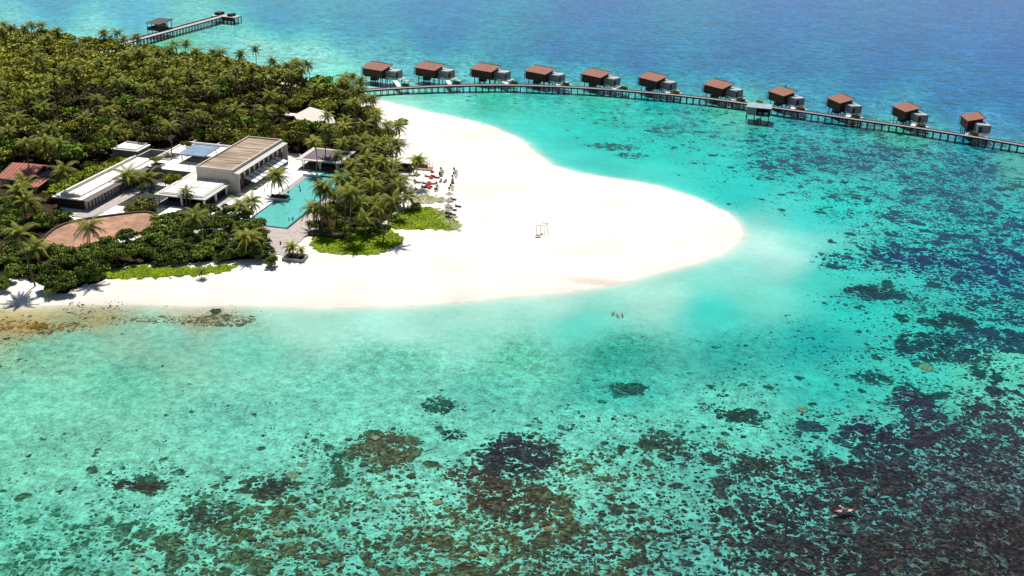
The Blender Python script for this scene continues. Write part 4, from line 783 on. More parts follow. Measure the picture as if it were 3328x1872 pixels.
# swimming pool
pw, pn, pnb = new_mat('pool_tiles'); pnb.inputs['Roughness'].default_value = .5
_t = pn.nodes.new('ShaderNodeTexCoord'); _v = pn.nodes.new('ShaderNodeTexNoise'); _v.inputs['Scale'].default_value = 1.6; _v.inputs['Detail'].default_value = 3; _v.inputs['Distortion'].default_value = 1.5
pn.links.new(_t.outputs['Object'], _v.inputs[0]); _r = pn.nodes.new('ShaderNodeValToRGB'); _r.color_ramp.elements[0].position = .36; _r.color_ramp.elements[1].position = .64
_r.color_ramp.elements[0].color = (.03, .29, .27, 1); _r.color_ramp.elements[1].color = (.075, .48, .43, 1); pn.links.new(_v.outputs[0], _r.inputs[0]); pn.links.new(_r.outputs[0], pnb.inputs['Base Color'])
def pool_surface():
    m = bpy.data.materials.new('pool_water'); m.use_nodes = True; n = m.node_tree; n.nodes.remove(n.nodes['Principled BSDF'])
    tr = n.nodes.new('ShaderNodeBsdfTransparent'); tr.inputs[0].default_value = (.88, 1, .99, 1); gl = n.nodes.new('ShaderNodeBsdfGlossy'); gl.inputs['Roughness'].default_value = .08
    fr = n.nodes.new('ShaderNodeFresnel'); tc = n.nodes.new('ShaderNodeTexCoord'); no = n.nodes.new('ShaderNodeTexNoise'); no.inputs['Scale'].default_value = 2.5; bp = n.nodes.new('ShaderNodeBump'); bp.inputs['Strength'].default_value = .3; bp.inputs['Distance'].default_value = .1
    n.links.new(tc.outputs['Object'], no.inputs[0]); n.links.new(no.outputs[0], bp.inputs['Height']); n.links.new(bp.outputs[0], gl.inputs['Normal'])
    mx = n.nodes.new('ShaderNodeMixShader'); n.links.new(fr.outputs[0], mx.inputs[0]); n.links.new(tr.outputs[0], mx.inputs[1]); n.links.new(gl.outputs[0], mx.inputs[2]); n.links.new(mx.outputs[0], n.nodes['Material Output'].inputs['Surface']); return m
pws = pool_surface()
h = site('swimming_pool', 19.5, 0, 1.2, label='long turquoise swimming pool with a dark overflow edge', cat='swimming pool')
LB().prism([(13.5, -22.9), (26.3, -22.9), (26.3, 24.4), (13.5, 24.4)], 1.05, 1.24).done('basin', pw, h)
LB().quad((13.5, -22.9, 1.35), (26.3, -22.9, 1.35), (26.3, 24.4, 1.35), (13.5, 24.4, 1.35)).done('water_surface', pws, h)
b = LB(); b.box(13.2, 27.25, -24.05, -22.95, 1.0, 1.375); b.box(26.35, 27.25, -22.95, 24.4, 1.0, 1.37); b.box(13.2, 13.45, -22.95, -2.3, 1.0, 1.43); b.done('overflow_edge', M['black'], h)
b = LB()
for k in range(4): b.box(11.45+.52*k, 11.9+.52*k, 1.2, 24.2, 1.0, 1.40-.02*k)
b.done('step', M['concrete'], h)
h = site('upper_pool', 20, 27, 1.2, label='small shallow upper pool in front of the dark bar pavilion', cat='swimming pool')
LB().box(13.3, 26.2, 25.2, 29.8, 1.05, 1.62).done('basin', pw, h); LB().quad((13.3, 25.2, 1.70), (26.2, 25.2, 1.70), (26.2, 29.8, 1.70), (13.3, 29.8, 1.70)).done('water_surface', pws, h); LB().box(17.5, 26.4, 24.45, 25.18, 1.0, 1.66).done('front_wall', M['dark'], h)
h = site('stone_bench', 14.6, 24, 1.2, label='thick white bench block across the far left pool corner', cat='bench'); LB().box(11.5, 17.4, 23.3, 24.9, 1.2, 2.15).done('seat', M['white'], h)
# bar pavilion
h = site('bar_pavilion', 14.2, 37, 1.2, label='open bar pavilion with a grey hipped roof at the far end of the pool', cat='pavilion')
LB().box(6.4, 22.2, 29.6, 44.4, 4.6, 4.85).done('eave', M['lightstone'], h)
b = LB(); b.hexa([(8, 31, 4.85), (20.8, 31, 4.85), (20.8, 43.2, 4.85), (8, 43.2, 4.85), (10, 33, 5.35), (19, 33, 5.35), (19, 41.5, 5.35), (10, 41.5, 5.35)]); b.done('roof', M['slate'], h)
for s in (8.4, 14.4, 20.6):
    LB().bar((s, 31, 1.2), (s+.5, 31, 4.6), .3).bar((s, 31, 1.2), (s-.5, 31, 4.6), .26).done('column', M['white'], h)
for s in (8.4, 20.6): LB().bar((s, 43, 1.2), (s, 43, 4.6), .3).done('column', M['white'], h)
LB().box(9.4, 21.6, 33.5, 43, 1.2, 4.4).done('back_wall', M['dark'], h)
b = LB(); b.box(11, 19, 31.6, 32.4, 1.3, 2.4); b.done('bar_counter', M['brown'], h)
LB().box(7, 21.8, 30, 44, 1.0, 1.5).done('floor', M['slate'], h)
# planters
h = site('pool_planter', 14.2, -.5, 1.2, label='white stone planter at the pool edge holding a big palm', cat='planter')
LB().box(11.3, 17, -2.0, 1.0, 1.0, 2.05).done('box', M['white'], h); LB().box(11.6, 16.7, -1.7, .7, 2.05, 2.25).done('soil', M['soil'], h)
for q in range(7): x, y = W2(11.9+.75*q, rng.uniform(-1.2, .3)); tree(x, y, .75, .9, label='small dark plant at the foot of the planter palm', group='plants in the pool planter', name='shrub', cat='shrub', crowns=HEDGEV, z=2.15)
h = site('concrete_planter', 38.1, -43.4, 1.2, label='long grey planter standing on the sand with two yellow palms', cat='planter')
LB().box(35.2, 41.1, -45.5, -41.3, 1.0, 2.0).done('box', M['concrete'], h); LB().box(35.5, 40.8, -45.2, -41.6, 2.0, 2.1).done('soil', M['soil'], h)
x, y = W2(37.0, -43.2); palm((x, y, 4.4), (x, y), mesh=YPALM[0], scale=1.0, label='larger yellow green young palm in the grey planter', name='young_palm')
x, y = W2(39.9, -43.4); palm((x, y, 4.0), (x, y), mesh=YPALM[0], scale=.66, label='smaller yellow green young palm in the grey planter', name='young_palm')
h = site('deck_steps', 30, -41, 1.2, label='low pale steps from the wooden deck down to the sand', cat='steps'); LB().box(24, 34.5, -42.3, -41.05, 1.0, 1.34).done('step', M['concrete'], h)
h = site('dark_planter', 39.5, -25, 1.2, label='long dark planter right of the wooden deck', cat='planter'); LB().box(34.7, 45, -26.6, -23.6, 1.0, 1.95).done('box', M['dark'], h); LB().box(35, 44.7, -26.3, -23.9, 1.95, 2.05).done('soil', M['soil'], h)
x, y = W2(30.3, -35.5); b = MB(); b.cyl((0, 0, 0), (0, 0, .75), .2, .2, 12); b.cyl((0, 0, .75), (0, 0, .85), .24, .24, 12)
tag(b.build('litter_bin', M['black']), 'black bin standing alone on the wooden deck', 'bin').location = (x, y, 1.4)
def deck_chair(x, y, z, rz, label):
    r = empty('deck_chair', (x, y, z), rz, label=label, cat='chair')
    MB().box(-.35, .35, -.35, .35, .36, .46).build('seat', M['wood'], r); MB().hexa([(-.35, .3, .46), (.35, .3, .46), (.35, .38, .46), (-.35, .38, .46), (-.35, .5, 1.0), (.35, .5, 1.0), (.35, .58, 1.0), (-.35, .58, 1.0)]).build('backrest', M['wood'], r)
    for a in (-.3, .3):
        for c in (-.3, .3): MB().box(a-.03, a+.03, c-.03, c+.03, 0, .36).build('leg', M['wood'], r)
# ================================================================ BEACH
def beach(px, py): x, y = un(px, py, 1.2); return x, y, gz(x, y)
U = lambda x, y: (1300+x/6.588, 520+y/6.588)
def lounger(p, rz, m, label, group):
    r = empty('sun_lounger', p, rz, label=label, cat='sun lounger', group=group)
    MB().box(-.35, .35, -1, .45, .30, .42).build('cushion', M[m], r)
    MB().hexa([(-.35, .45, .32), (.35, .45, .32), (.35, .45, .44), (-.35, .45, .44), (-.35, 1.05, .66), (.35, 1.05, .66), (.35, 1.0, .78), (-.35, 1.0, .78)]).build('backrest', M[m], r)
    f = MB(); f.box(-.38, .38, -1.03, 1.0, .22, .30); f.build('frame', M['dark'], r)
    for a in (-.32, .32):
        for c in (-.9, .85): MB().box(a-.04, a+.04, c-.04, c+.04, -.05, .22).build('leg', M['dark'], r)
    return r
def beanbag(p, rz, m, label, group):
    r = empty('beanbag', p, rz, label=label, cat='beanbag', group=group)
    MB().ball((0, 0, .28), .72, .42, 12, 8).build('bag', M[m], r); MB().ball((0, .42, .5), .48, .62, 10, 7).build('backrest', M[m], r)
    return r
def table(p, label, group):
    r = empty('beach_table', p, rng.uniform(0, 3), label=label, cat='table', group=group)
    MB().cyl((0, 0, .68), (0, 0, .74), .42, .42, 14).build('tabletop', M['black'], r); MB().cyl((0, 0, 0), (0, 0, .68), .05, .05, 8).build('pedestal', M['black'], r); MB().cyl((0, 0, -.02), (0, 0, .05), .25, .25, 12).build('foot', M['black'], r)
def bchair(p, rz, m, label, group):
    r = empty('beach_chair', p, rz, label=label, cat='chair', group=group)
    MB().box(-.3, .3, -.3, .3, .38, .48).build('seat', M[m], r); MB().hexa([(-.3, .26, .48), (.3, .26, .48), (.3, .34, .48), (-.3, .34, .48), (-.3, .36, .98), (.3, .36, .98), (.3, .44, .98), (-.3, .44, .98)]).build('backrest', M[m], r)
    for a in (-.26, .26):
        for c in (-.26, .26): MB().box(a-.03, a+.03, c-.03, c+.03, -.02, .38).build('leg', M['black'], r)
for (c, m, rz, lb) in [((690, 265), 'red', .5, 'red beanbag alone behind the others'), ((705, 355), 'red', 2, 'red beanbag between a grey and a black lounger'), ((668, 398), 'red', 1, 'flat red beanbag touching the one behind it, second group'), ((628, 495), 'red', 2.4, 'red beanbag at the back of the near cluster'), ((600, 530), 'red', .2, 'red beanbag in the middle of the near cluster'), ((655, 582), 'red', 1.8, 'red beanbag at the front right of the near cluster'), ((622, 605), 'red', 0, 'frontmost red beanbag of the near cluster'), ((575, 590), 'maroon', 1, 'dark red beanbag beside the brown lounger')]:
    beanbag(beach(*U(*c)), rz, m, lb, 'beanbags on the beach')
for (c, m, rz, lb) in [((255, 342), 'grey', 1.5, 'flat grey lounger at the far left under the leaning palm'), ((342, 338), 'grey', .6, 'grey lounger right of the leftmost one'), ((378, 318), 'grey', .9, 'grey lounger leaning on its neighbour at the back left'), ((395, 490), 'grey', 1.5, 'grey lounger to the right of the grey seat pair'), ((590, 362), 'grey', 1.2, 'grey lounger left of the middle red beanbags'), ((782, 386), 'dark', 1.3, 'black lounger right of the middle red beanbags'), ((538, 510), 'grey', 1.3, 'grey lounger left of the near red cluster'), ((695, 518), 'grey', 1.8, 'grey lounger right of the near red cluster'), ((522, 592), 'dark', 1.3, 'dark brown lounger left of the front red beanbag'), ((870, 462), 'grey', -.15, 'left of two brown loungers lying side by side'), ((963, 472), 'grey', -.3, 'right of two brown loungers lying side by side'),
    ((1140, 855), 'dark', 1.2, 'dark lounger beside the second umbrella from the back'), ((1245, 1005), 'dark', 1.35, 'lounger standing farthest right on the open sand'), ((1145, 1080), 'dark', 1.3, 'dark lounger beside the fourth umbrella'), ((1130, 1182), 'dark', 1.4, 'dark lounger right of the frontmost black one'), ((1040, 1172), 'dark', 1.2, 'frontmost black lounger at the end of the umbrella row')]:
    lounger(beach(*U(*c)), rz, m, lb, 'loungers on the beach')
for (c, m, rz, lb) in [((318, 465), 'dark', 3, 'black backed seat behind the grey armchair on the left'), ((316, 502), 'grey', 3, 'grey armchair on the left of the furniture'), ((878, 218), 'dark', .4, 'rearmost chair of the upper black dining set'), ((925, 245), 'dark', 1.6, 'right chair of the upper black dining set'), ((872, 290), 'dark', 2.8, 'front chair of the upper black dining set'), ((922, 294), 'dark', 2, 'small dark stool right of the upper dining set'), ((852, 322), 'dark', .4, 'back chair of the small middle set'), ((858, 350), 'dark', 3, 'front chair of the small middle set'), ((905, 346), 'grey', 2, 'pale stool right of the small middle set'), ((784, 530), 'dark', .2, 'back chair of the round lower dining set'), ((818, 580), 'dark', 1.5, 'right chair of the round lower dining set'), ((750, 625), 'dark', -1.4, 'left chair of the round lower dining set'), ((758, 665), 'dark', 3, 'front chair of the round lower dining set'), ((800, 655), 'dark', 2.4, 'small stool in front of the round lower dining set'),
    ((1160, 225), 'dark', .3, 'rearmost black chair in the right hand row'), ((1218, 258), 'grey', 1.4, 'brown seat beside the rearmost black chair'), ((1155, 318), 'dark', .3, 'second black chair in the right hand row'), ((1220, 325), 'maroon', 1.4, 'dark red seat beside the second black chair'), ((1130, 385), 'dark', .5, 'third black chair in the right hand row'), ((1200, 382), 'maroon', 1.4, 'dark red seat beside the third black chair'), ((1085, 585), 'dark', .2, 'black chair behind the folded grey cabana'), ((1140, 597), 'grey', 1.3, 'brown seat beside the black chair near the umbrellas'), ((1055, 645), 'dark', .2, 'black chair just behind the first umbrella'), ((1125, 660), 'maroon', 1.4, 'dark red seat just behind the first umbrella')]:
    bchair(beach(*U(*c)), rz, m, lb, 'chairs on the beach')
for c, lb in [((900, 262), 'black table of the upper dining set'), ((880, 335), 'black table of the small middle set'), ((785, 600), 'round black table of the lower dining set'), ((1185, 290), 'black side table in the right hand row of seats')]: table(beach(*U(*c)), lb, 'tables on the beach')
UM = [(1055, 715), (1040, 850), (1030, 965), (1040, 1055), ]
for i, c in enumerate(UM):
    x, y = un(*U(*c), 3.5); z = gz(x, y)
    r = empty('beach_umbrella', (x, y, z), 0, label=['pale thatched umbrella at the back of the row, before a black chair', 'second thatched umbrella from the back with a sharp peak', 'third thatched umbrella from the back, left of the far lounger', 'frontmost thatched umbrella of the row'][i], cat='umbrella', group='thatched umbrellas in a row')
    MB().cyl((0, 0, -.1), (0, 0, 2.5), .05, .05, 8).build('pole', M['wood'], r)
    b = MB(); b.cyl((0, 0, 2.05), (0, 0, 2.55), 1.32, .45, 12); b.cyl((0, 0, 2.5), (0, 0, 2.95), .48, .04, 12); b.build('canopy', M['umb'], r)
x, y, z = beach(*U(1125, 495)); r = empty('folded_cabana', (x, y, z), .1, label='upright folded grey beach cabana in the right hand row', cat='cabana')
MB().hexa([(-.5, -.45, 0), (.5, -.45, 0), (.5, .45, 0), (-.5, .45, 0), (-.35, -.2, 1.7), (.35, -.2, 1.7), (.35, .3, 1.7), (-.35, .3, 1.7)]).build('hood', M['umb'], r); MB().box(-.6, .6, -.9, -.45, .05, .4).build('seat', M['grey'], r)
# beach canopy frame and sofa
bz = gz(8, 284); r = empty('beach_canopy', (8.2, 284.2, bz), 0, label='open wooden canopy frame with white cloth on the bare sandbank', cat='canopy')
PP = [(6.6-8.2, -.4), (7.7-8.2, 1.7), (9.9-8.2, .1+1.4), (9.0-8.2, -.6)]
for p in PP: MB().bar((p[0], p[1], -.1), (p[0], p[1], 2.7), .16).build('post', M['wood'], r)
for a, c in ((0, 1), (1, 2), (2, 3), (3, 0)): MB().bar((*PP[a], 2.7), (*PP[c], 2.7), .12).build('beam', M['wood'], r)
MB().hexa([(PP[0][0], PP[0][1], 2.74), (PP[0][0]+.9, PP[0][1], 2.6), (PP[1][0]+.9, PP[1][1], 2.6), (PP[1][0], PP[1][1], 2.74), (PP[0][0], PP[0][1], 2.78), (PP[0][0]+.9, PP[0][1], 2.64), (PP[1][0]+.9, PP[1][1], 2.64), (PP[1][0], PP[1][1], 2.78)]).build('cloth', M['awn'], r)
x, y, z = beach(1650+1185/12.075, 680+1100/12.075); r = empty('beach_sofa', (x, y, z), -.1, label='small white sofa with a dark base before the canopy frame', cat='sofa')
MB().box(-.75, .75, -.35, .35, .0, .18).build('base', M['dark'], r); MB().box(-.75, .75, -.35, .35, .18, .45).build('seat', M['white'], r); MB().box(-.75, .75, .2, .4, .45, .85).build('backrest', M['tent'], r)
# hut, deck with posts, two poles
x, y, z = beach(1313, 552); r = empty('beach_hut', (x, y, z), R(-8), label='small open hut with a white flat roof at the edge of the grove', cat='hut')
MB().box(-2.9, 2.9, -2, 2.2, 2.9, 3.1).build('roof', M['white'], r); MB().box(-2.5, 2.5, .4, 2, 0, 2.9).build('wall', M['dark'], r); MB().box(-2.7, 2.7, -2, 2, -.05, .3).build('floor', M['brown'], r)
for a in (-2.5, 2.5): MB().bar((a, -1.8, .3), (a, -1.8, 2.9), .14).build('post', M['wood'], r)
MB().box(-1.8, 1.8, -1.2, -.7, .3, 1.25).build('counter', M['brown'], r)
x, y, z = beach(1372, 548); r = empty('post_deck', (x, y, z), R(-8), label='low wooden beach deck ringed with tall thin posts right of the hut', cat='deck')
MB().box(-3.2, 3.4, -2, 2, .05, .3).build('platform', M['wood'], r)
for i in range(7): MB().bar((-3.0+i*1.05, 1.9-.4*(i % 2), .2), (-3.0+i*1.05, 1.9-.4*(i % 2), 2.9+.5*(i % 3 == 0)), .1).build('post', M['dark'], r)
MB().bar((-3, 1.9, 1.1), (3.3, 1.9, 1.1), .07).build('rail', M['wood'], r); MB().prism([(-2.4, 1.5), (1.6, 1.5), (1.9, .4), (-1.8, .2)], .3, 1.4).build('thatch_heap', M['thatch'], r)
for px, py, lb in ((1050+875/4.263, 300+520/4.263, 'left of two bare poles on the upper beach'), (1050+963/4.263, 300+520/4.263, 'right of two bare poles on the upper beach')):
    x, y, z = beach(px, py); r = empty('beach_pole', (x, y, z), label=lb, cat='pole', group='bare poles on the upper beach'); MB().cyl((0, 0, -.2), (0, 0, 4.2), .06, .05, 8).build('shaft', M['wood'], r); MB().ball((0, 0, 4.2), .09).build('finial', M['wood'], r)
# ================================================================ JETTY AND VILLAS
JP = [(-88, 436), (-77, 443), (-66.4, 449.2), (-51.4, 456.0), (-33.9, 462.4), (-15, 467), (3, 469), (24, 468.7), (45.4, 465.9), (68.9, 460.8), (90, 453.5), (109.4, 443.9), (128, 434.8), (142.3, 427.3), (162, 418), (181.8, 406.7), (200, 394.6), (222, 379), (246, 361)]
def spline(Pts, n=12):
    Q = [Vector((*p, 0)) for p in Pts]; out = []
    for i in range(len(Q)-1):
        a = Q[max(i-1, 0)]; b = Q[i]; c = Q[i+1]; d = Q[min(i+2, len(Q)-1)]
        for k in range(n): t = k/n; out.append(.5*((2*b)+(c-a)*t+(2*a-5*b+4*c-d)*t*t+(3*b-a-3*c+d)*t**3))
    out.append(Q[-1]); return out
def resample(Q, d):
    out = [Q[0]]; acc = 0
    for i in range(1, len(Q)):
        seg = (Q[i]-Q[i-1]).length; p = Q[i-1]
        while acc+seg >= d: t = (d-acc)/seg; p = p+(Q[i]-p)*t; out.append(p.copy()); seg = (Q[i]-p).length; acc = 0
        acc += seg
    return out
JQ = resample(spline(JP), 2.9)
def strip(Q, w0, w1, z0, z1, mb=None):
    mb = mb or MB(); n = len(mb.v)
    for i, p in enumerate(Q):
        t = (Q[min(i+1, len(Q)-1)]-Q[max(i-1, 0)]).normalized(); nn = Vector((t.y, -t.x, 0))        # toward the camera side
        for w_, z in ((w0, z0), (w1, z0), (w1, z1), (w0, z1)): mb.v.append(tuple((p+nn*w_)[:2])+(z,))
    for i in range(len(Q)-1):
        a = n+4*i
        for k in range(4): j = (k+1) % 4; mb.f.append((a+k, a+4+k, a+4+j, a+j)); mb.mi.append(mb.m)
    mb.f.append((n, n+1, n+2, n+3)); e = n+4*(len(Q)-1); mb.f.append((e+3, e+2, e+1, e)); mb.mi += [mb.m]*2
    return mb
j = empty('curved_jetty', (JQ[0].x, JQ[0].y, 0), label='long curving wooden jetty on piles linking all the water villas', cat='jetty')
def jb(mb, name, m, **k):
    mb.v = [(p[0]-JQ[0].x, p[1]-JQ[0].y, p[2]) for p in mb.v]; return mb.build(name, m, j, **k)
jb(strip(JQ, -1.15, 1.15, 2.15, 2.3), 'walkway', M['jetty']); jb(strip(JQ, 1.16, 1.4, 1.75, 2.38), 'near_fascia', M['jettys']); jb(strip(JQ, -1.75, -1.16, 1.95, 2.5), 'far_strip', M['jettys'])  # the far one is a raised dark strip beside the walkway
near = JQ[3:103]; rest = JQ[103:]
for p in near:
    i = JQ.index(p) if False else None
for i in range(3, len(JQ)-1):
    p = JQ[i]; t = (JQ[i+1]-JQ[i-1]).normalized(); nn = Vector((t.y, -t.x, 0)); a = p+nn*1.1
    if i < 103: jb(MB().cyl((a.x, a.y, -2.5), (a.x, a.y, 2.1), .17, .17, 8), 'pile', M['pile'])
b = MB()
for i in range(3, len(JQ)-1):
    p = JQ[i]; t = (JQ[i+1]-JQ[i-1]).normalized(); nn = Vector((t.y, -t.x, 0)); a = p-nn*1.3
    b.cyl((a.x, a.y, -2.5), (a.x, a.y, 2.0), .17, .17, 8)
    if i >= 103: a = p+nn*1.1; b.cyl((a.x, a.y, -2.5), (a.x, a.y, 2.1), .17, .17, 8)
jb(b, 'far_piles', M['pile'], kind='stuff')
# villa prototype; u along the near eave (0 = right corner), v away from it
def make_villa():
    r = empty('water_villa', (0, 0, 0), cat='villa', group='stilted villas along the jetty')
    MB().hexa([(-10.9, .35, 3.0), (-.25, .35, 3.0), (-.25, 6.8, 3.0), (-10.9, 6.8, 3.0), (-10.9, .35, 6.32), (-.25, .35, 6.32), (-.25, 6.8, 7.75), (-10.9, 6.8, 7.75)]).build('wall', M['villaw'], r)
    rf = MB().hexa([(-11.5, -.25, 6.25), (.35, -.25, 6.25), (.9, 7.4, 7.95), (-11.2, 7.4, 7.95), (-11.5, -.25, 6.45), (.35, -.25, 6.45), (.9, 7.4, 8.15), (-11.2, 7.4, 8.15)]).build('roof', M['rust'], r)
    MB().bar((-11.2, 7.45, 8.15), (.9, 7.45, 8.15), .3, .3).build('ridge', M['dark'], rf)
    b = MB()
    for k in range(12): b.bar((-11.35, .1+.6*k, 6.25+.21*.6*k), (-11.75, .1+.6*k, 2.7+.1*k), .13)
    b.bar((-11.75, 0, 3.0), (-11.75, 6.9, 3.6), .12); b.bar((-11.5, 0, 5.0), (-11.5, 6.9, 5.9), .1); b.build('screen', M['dark'], r)
    MB().box(-10.9, -.2, .2, 6.8, 2.75, 2.98).build('floor', M['dark'], r)
    an = MB().box(-1.4, 5.2, 3.3, 9.0, 2.9, 5.95).build('annex', M['villab'], r)
    MB().box(-1.1, 4.9, 3.6, 8.7, 5.95, 6.08).build('annex_roof', M['villat'], an)
    MB().box(5.19, 5.27, 3.7, 5.2, 2.95, 5.3).build('door', M['black'], r); MB().box(2.6, 3.0, 3.24, 3.31, 2.95, 3.0).build('threshold', M['wood'], r)
    MB().box(-1.6, 6.6, 1.5, 3.28, 2.5, 2.72).build('deck', M['jetty'], r); MB().box(5.3, 7.6, 3.3, 8.5, 2.5, 2.70).build('side_deck', M['lightstone'], r)
    MB().box(7.9, 10.4, 5.6, 7.2, 2.0, 2.15).build('landing', M['lightstone'], r)
    MB().box(-8.0, -5.2, 2.0, 5.0, .7, 1.9).build('plunge_tank', M['dark'], r)
    for u in (-9.6, -6.9, -4.2, -1.4, .9, 3.2, 5.6):
        for v in ((1.0, 6.2) if u < 0 else (1.8, 7.6)): MB().cyl((u, v, -2.4), (u, v, 2.8 if u < 0 else 2.55), .19, .19, 8).build('pile', M['pile'], r)
    for u, v in ((8.2, 6.0), (10.1, 6.8)): MB().cyl((u, v, -2.4), (u, v, 2.0), .12, .12, 6).build('pile', M['pile'], r)
    return r
VL = [((1240.5, 230.5), -28, 1, (1309.6, 287)), ((1412, 229.7), -30, 1, (1452, 275)), ((1596, 234.5), -30, 1, (1642, 276)), ((1772.4, 242.2), -34, 1, (1817, 282)), ((1951.3, 252.8), -40, .98, (1992.6, 293.5)), ((2133.8, 265), -46, .96, (2173, 308)), ((2347.8, 289.2), -48, .96, (2381, 333)), ((2546.7, 312.6), -62, .9, (2572, 356)), ((2730.7, 335.9), -72, .88, (2754, 382)), ((2943.6, 363.8), -76, .88, (2956, 410)), ((3146, 393.4), -94, .88, (3137, 439))]
ORD = ['first', 'second', 'third', 'fourth', 'fifth', 'sixth', 'seventh', 'eighth', 'ninth', 'tenth', 'eleventh and last']
vp = make_villa(); BUSH = [crown_mesh('bush_crown', 91, M['hedge'], nleaf=700, nblob=7, size=.13)]
bpy.context.view_layer.update()
VCOP = [vp]+[copy_tree(vp) for _ in VL[1:]]
for i, (c, ang, sc_, rp) in enumerate(VL):
    v = VCOP[i]
    x, y = un(*c, 6.4); v.location = (x, y, 0); v.rotation_euler = (0, 0, R(ang)); v.scale = (sc_, sc_, 1)
    v['label'] = f'rust roofed water villa on stilts, {ORD[i]} from the island along the jetty'
    # ramp to the jetty
    ca, sa = math.cos(R(ang)), math.sin(R(ang)); st = Vector((x+ca*5.8*sc_-sa*1.9*sc_, y+sa*5.8*sc_+ca*1.9*sc_, 2.62))
    k = min(range(1, len(JQ)-1), key=lambda q: (JQ[q]-Vector((*un(*rp, 2.3), 0))).length); e = JQ[k]; t = (JQ[k+1]-JQ[k-1]).normalized(); nn = Vector((t.y, -t.x, 0)); en = Vector((e.x, e.y, 2.36))-nn*1.0
    d = en-st; inv = Matrix.Rotation(-R(ang), 3, 'Z')
    def L_(p): q = inv@(p-Vector((x, y, 0))); return (q.x/sc_, q.y/sc_, q.z)
    sdv = Vector((-d.y, d.x, 0)).normalized()*.95; dn = Vector((0, 0, .16))
    MB().hexa([L_(st-sdv-dn), L_(st+sdv-dn), L_(en+sdv-dn), L_(en-sdv-dn), L_(st-sdv), L_(st+sdv), L_(en+sdv), L_(en-sdv)]).build('ramp', M['white'], v)
    # bush in a tub beside the ramp
    q = Vector((e.x, e.y, 0))-nn*2.9+t*3.1
    pr = empty('jetty_planter', (q.x, q.y, 2.0), math.atan2(t.y, t.x), label=f'dark tub with a trimmed green bush by the ramp of the {ORD[i]} villa', cat='planter', group='bushes in tubs along the jetty')
    MB().box(-1.9, 1.9, -.9, .9, -.1, .7).build('tub', M['dark'], pr); cb = add('bush', BUSH[0], pr); cb.scale = (2.1, 1.3, 1.1); cb.location = (0, 0, 1.0); MB().box(-1.5, -1.3, -.1, .1, -4, -.1).box(1.3, 1.5, -.1, .1, -4, -.1).build('pile', M['pile'], pr)
x, y = un(2400+990/6.44, 280+12/6.44, 8.2); b = MB(); b.ball((0, 0, .35), .35, 1.0); b.ball((0, .1, .8), .3, 1.2); tag(b.build('roof_finial', M['dark']), 'small dark cowl on the ridge of the eighth villa roof', 'vent').location = (x, y, 8.05)
# jetty house near the middle
c0 = Vector((95.4, 428.0, 0)); ux = Vector((9.3, -2.3, 0)).normalized(); ang = math.atan2(ux.y, ux.x)
r = empty('jetty_house', c0, ang, label='grey box shelter on stilts standing in front of the jetty', cat='shelter')
MB().box(0, 4.0, 0, 8, 2.6, 5.7).build('wall', M['villab'], r)
MB().box(-.15, 10.1, -.25, 8.2, 5.7, 6.0).build('roof', mat('shelter_roof', (.30, .35, .40), .5, .3, .4), r)
MB().box(4.0, 9.6, .0, 8, 2.45, 2.7).build('floor', M['dark'], r)
for u in (4.15, 9.5): MB().box(u-.14, u+.14, -.02, .3, 2.7, 5.7).build('frame_post', M['black'], r)
MB().box(4.0, 9.6, 5.0, 5.2, 2.7, 5.7).build('rear_wall', M['dark'], r); MB().box(4.3, 9.4, -.02, .06, 2.7, 2.95).build('sill', M['black'], r)
MB().box(4.8, 6.4, .8, 2.0, 2.7, 3.9).build('seat', M['grey'], r); MB().box(7.2, 8.8, .8, 2.0, 2.7, 3.9).build('seat', M['lightstone'], r)
MB().box(3.6, 5.6, 8.0, 11.0, 2.35, 2.5).build('bridge', M['jetty'], r)
for u in (.2, 3.4, 6.2, 9.3):
    for v in (.3, 7.4): MB().cyl((u, v, -2.2), (u, v, 2.6), .17, .17, 8).build('pile', M['pile'], r)
x, y = un(2400+460/6.44, 280+350/6.44, 3.6); tree(x, y+2, 2.0, 2.6, label='light green bush behind the jetty shelter', name='shrub', cat='shrub', crowns=LIMEV, z=2.2)
for u in (): pass
# ================================================================ FAR PIER
P0 = Vector((-207, 508, 0)); P1 = Vector((-173.6, 617.8, 0)); dp = (P1-P0).normalized(); pa = math.atan2(dp.y, dp.x)-math.pi/2; Lp = (P1-P0).length
r = empty('far_pier', P0, pa, label='long straight pier on tall piles reaching out from the far shore', cat='pier')
MB().box(-1.6, 1.6, 0, Lp, 2.9, 3.15).build('walkway', M['concrete'], r); MB().box(-1.95, -1.62, 0, Lp, 2.8, 3.7).build('rail', M['jettys'], r); MB().box(1.62, 1.9, 0, Lp, 2.6, 3.16).build('fascia', M['jettys'], r)
k = 0
while 4+2.9*k < Lp:
    MB().cyl((1.4, 4+2.9*k, -4), (1.4, 4+2.9*k, 2.9), .22, .22, 6).build('pile', M['pile'], r); MB().cyl((-1.4, 4+2.9*k, -4), (-1.4, 4+2.9*k, 2.9), .22, .22, 6).build('pile', M['pile'], r); k += 1
MB().box(-5.5, 9.5, Lp-6, Lp+3, 2.6, 3.3).build('head_platform', M['concrete'], r)
MB().box(-5.5, -2, Lp-2, Lp+3, 3.3, 4.8).build('kiosk', M['dark'], r); MB().box(3.4, 6.2, Lp-3, Lp+2, 3.3, 4.7).build('kiosk', M['dark'], r); MB().box(1.7, 9.6, Lp-6.3, Lp-6, 1.2, 3.5).build('fender', M['dark'], r)
for u in (-5, -2.5, 2.5, 5, 7.3, 9.2):
    for v in (Lp-5.7, Lp-2, Lp+2.5): MB().cyl((u, v, -4), (u, v, 2.7), .25, .25, 6).build('pile', M['pile'], r)
c0 = P0+dp*61; nn = Vector((dp.y, -dp.x, 0)); c0 = c0-nn*6.6
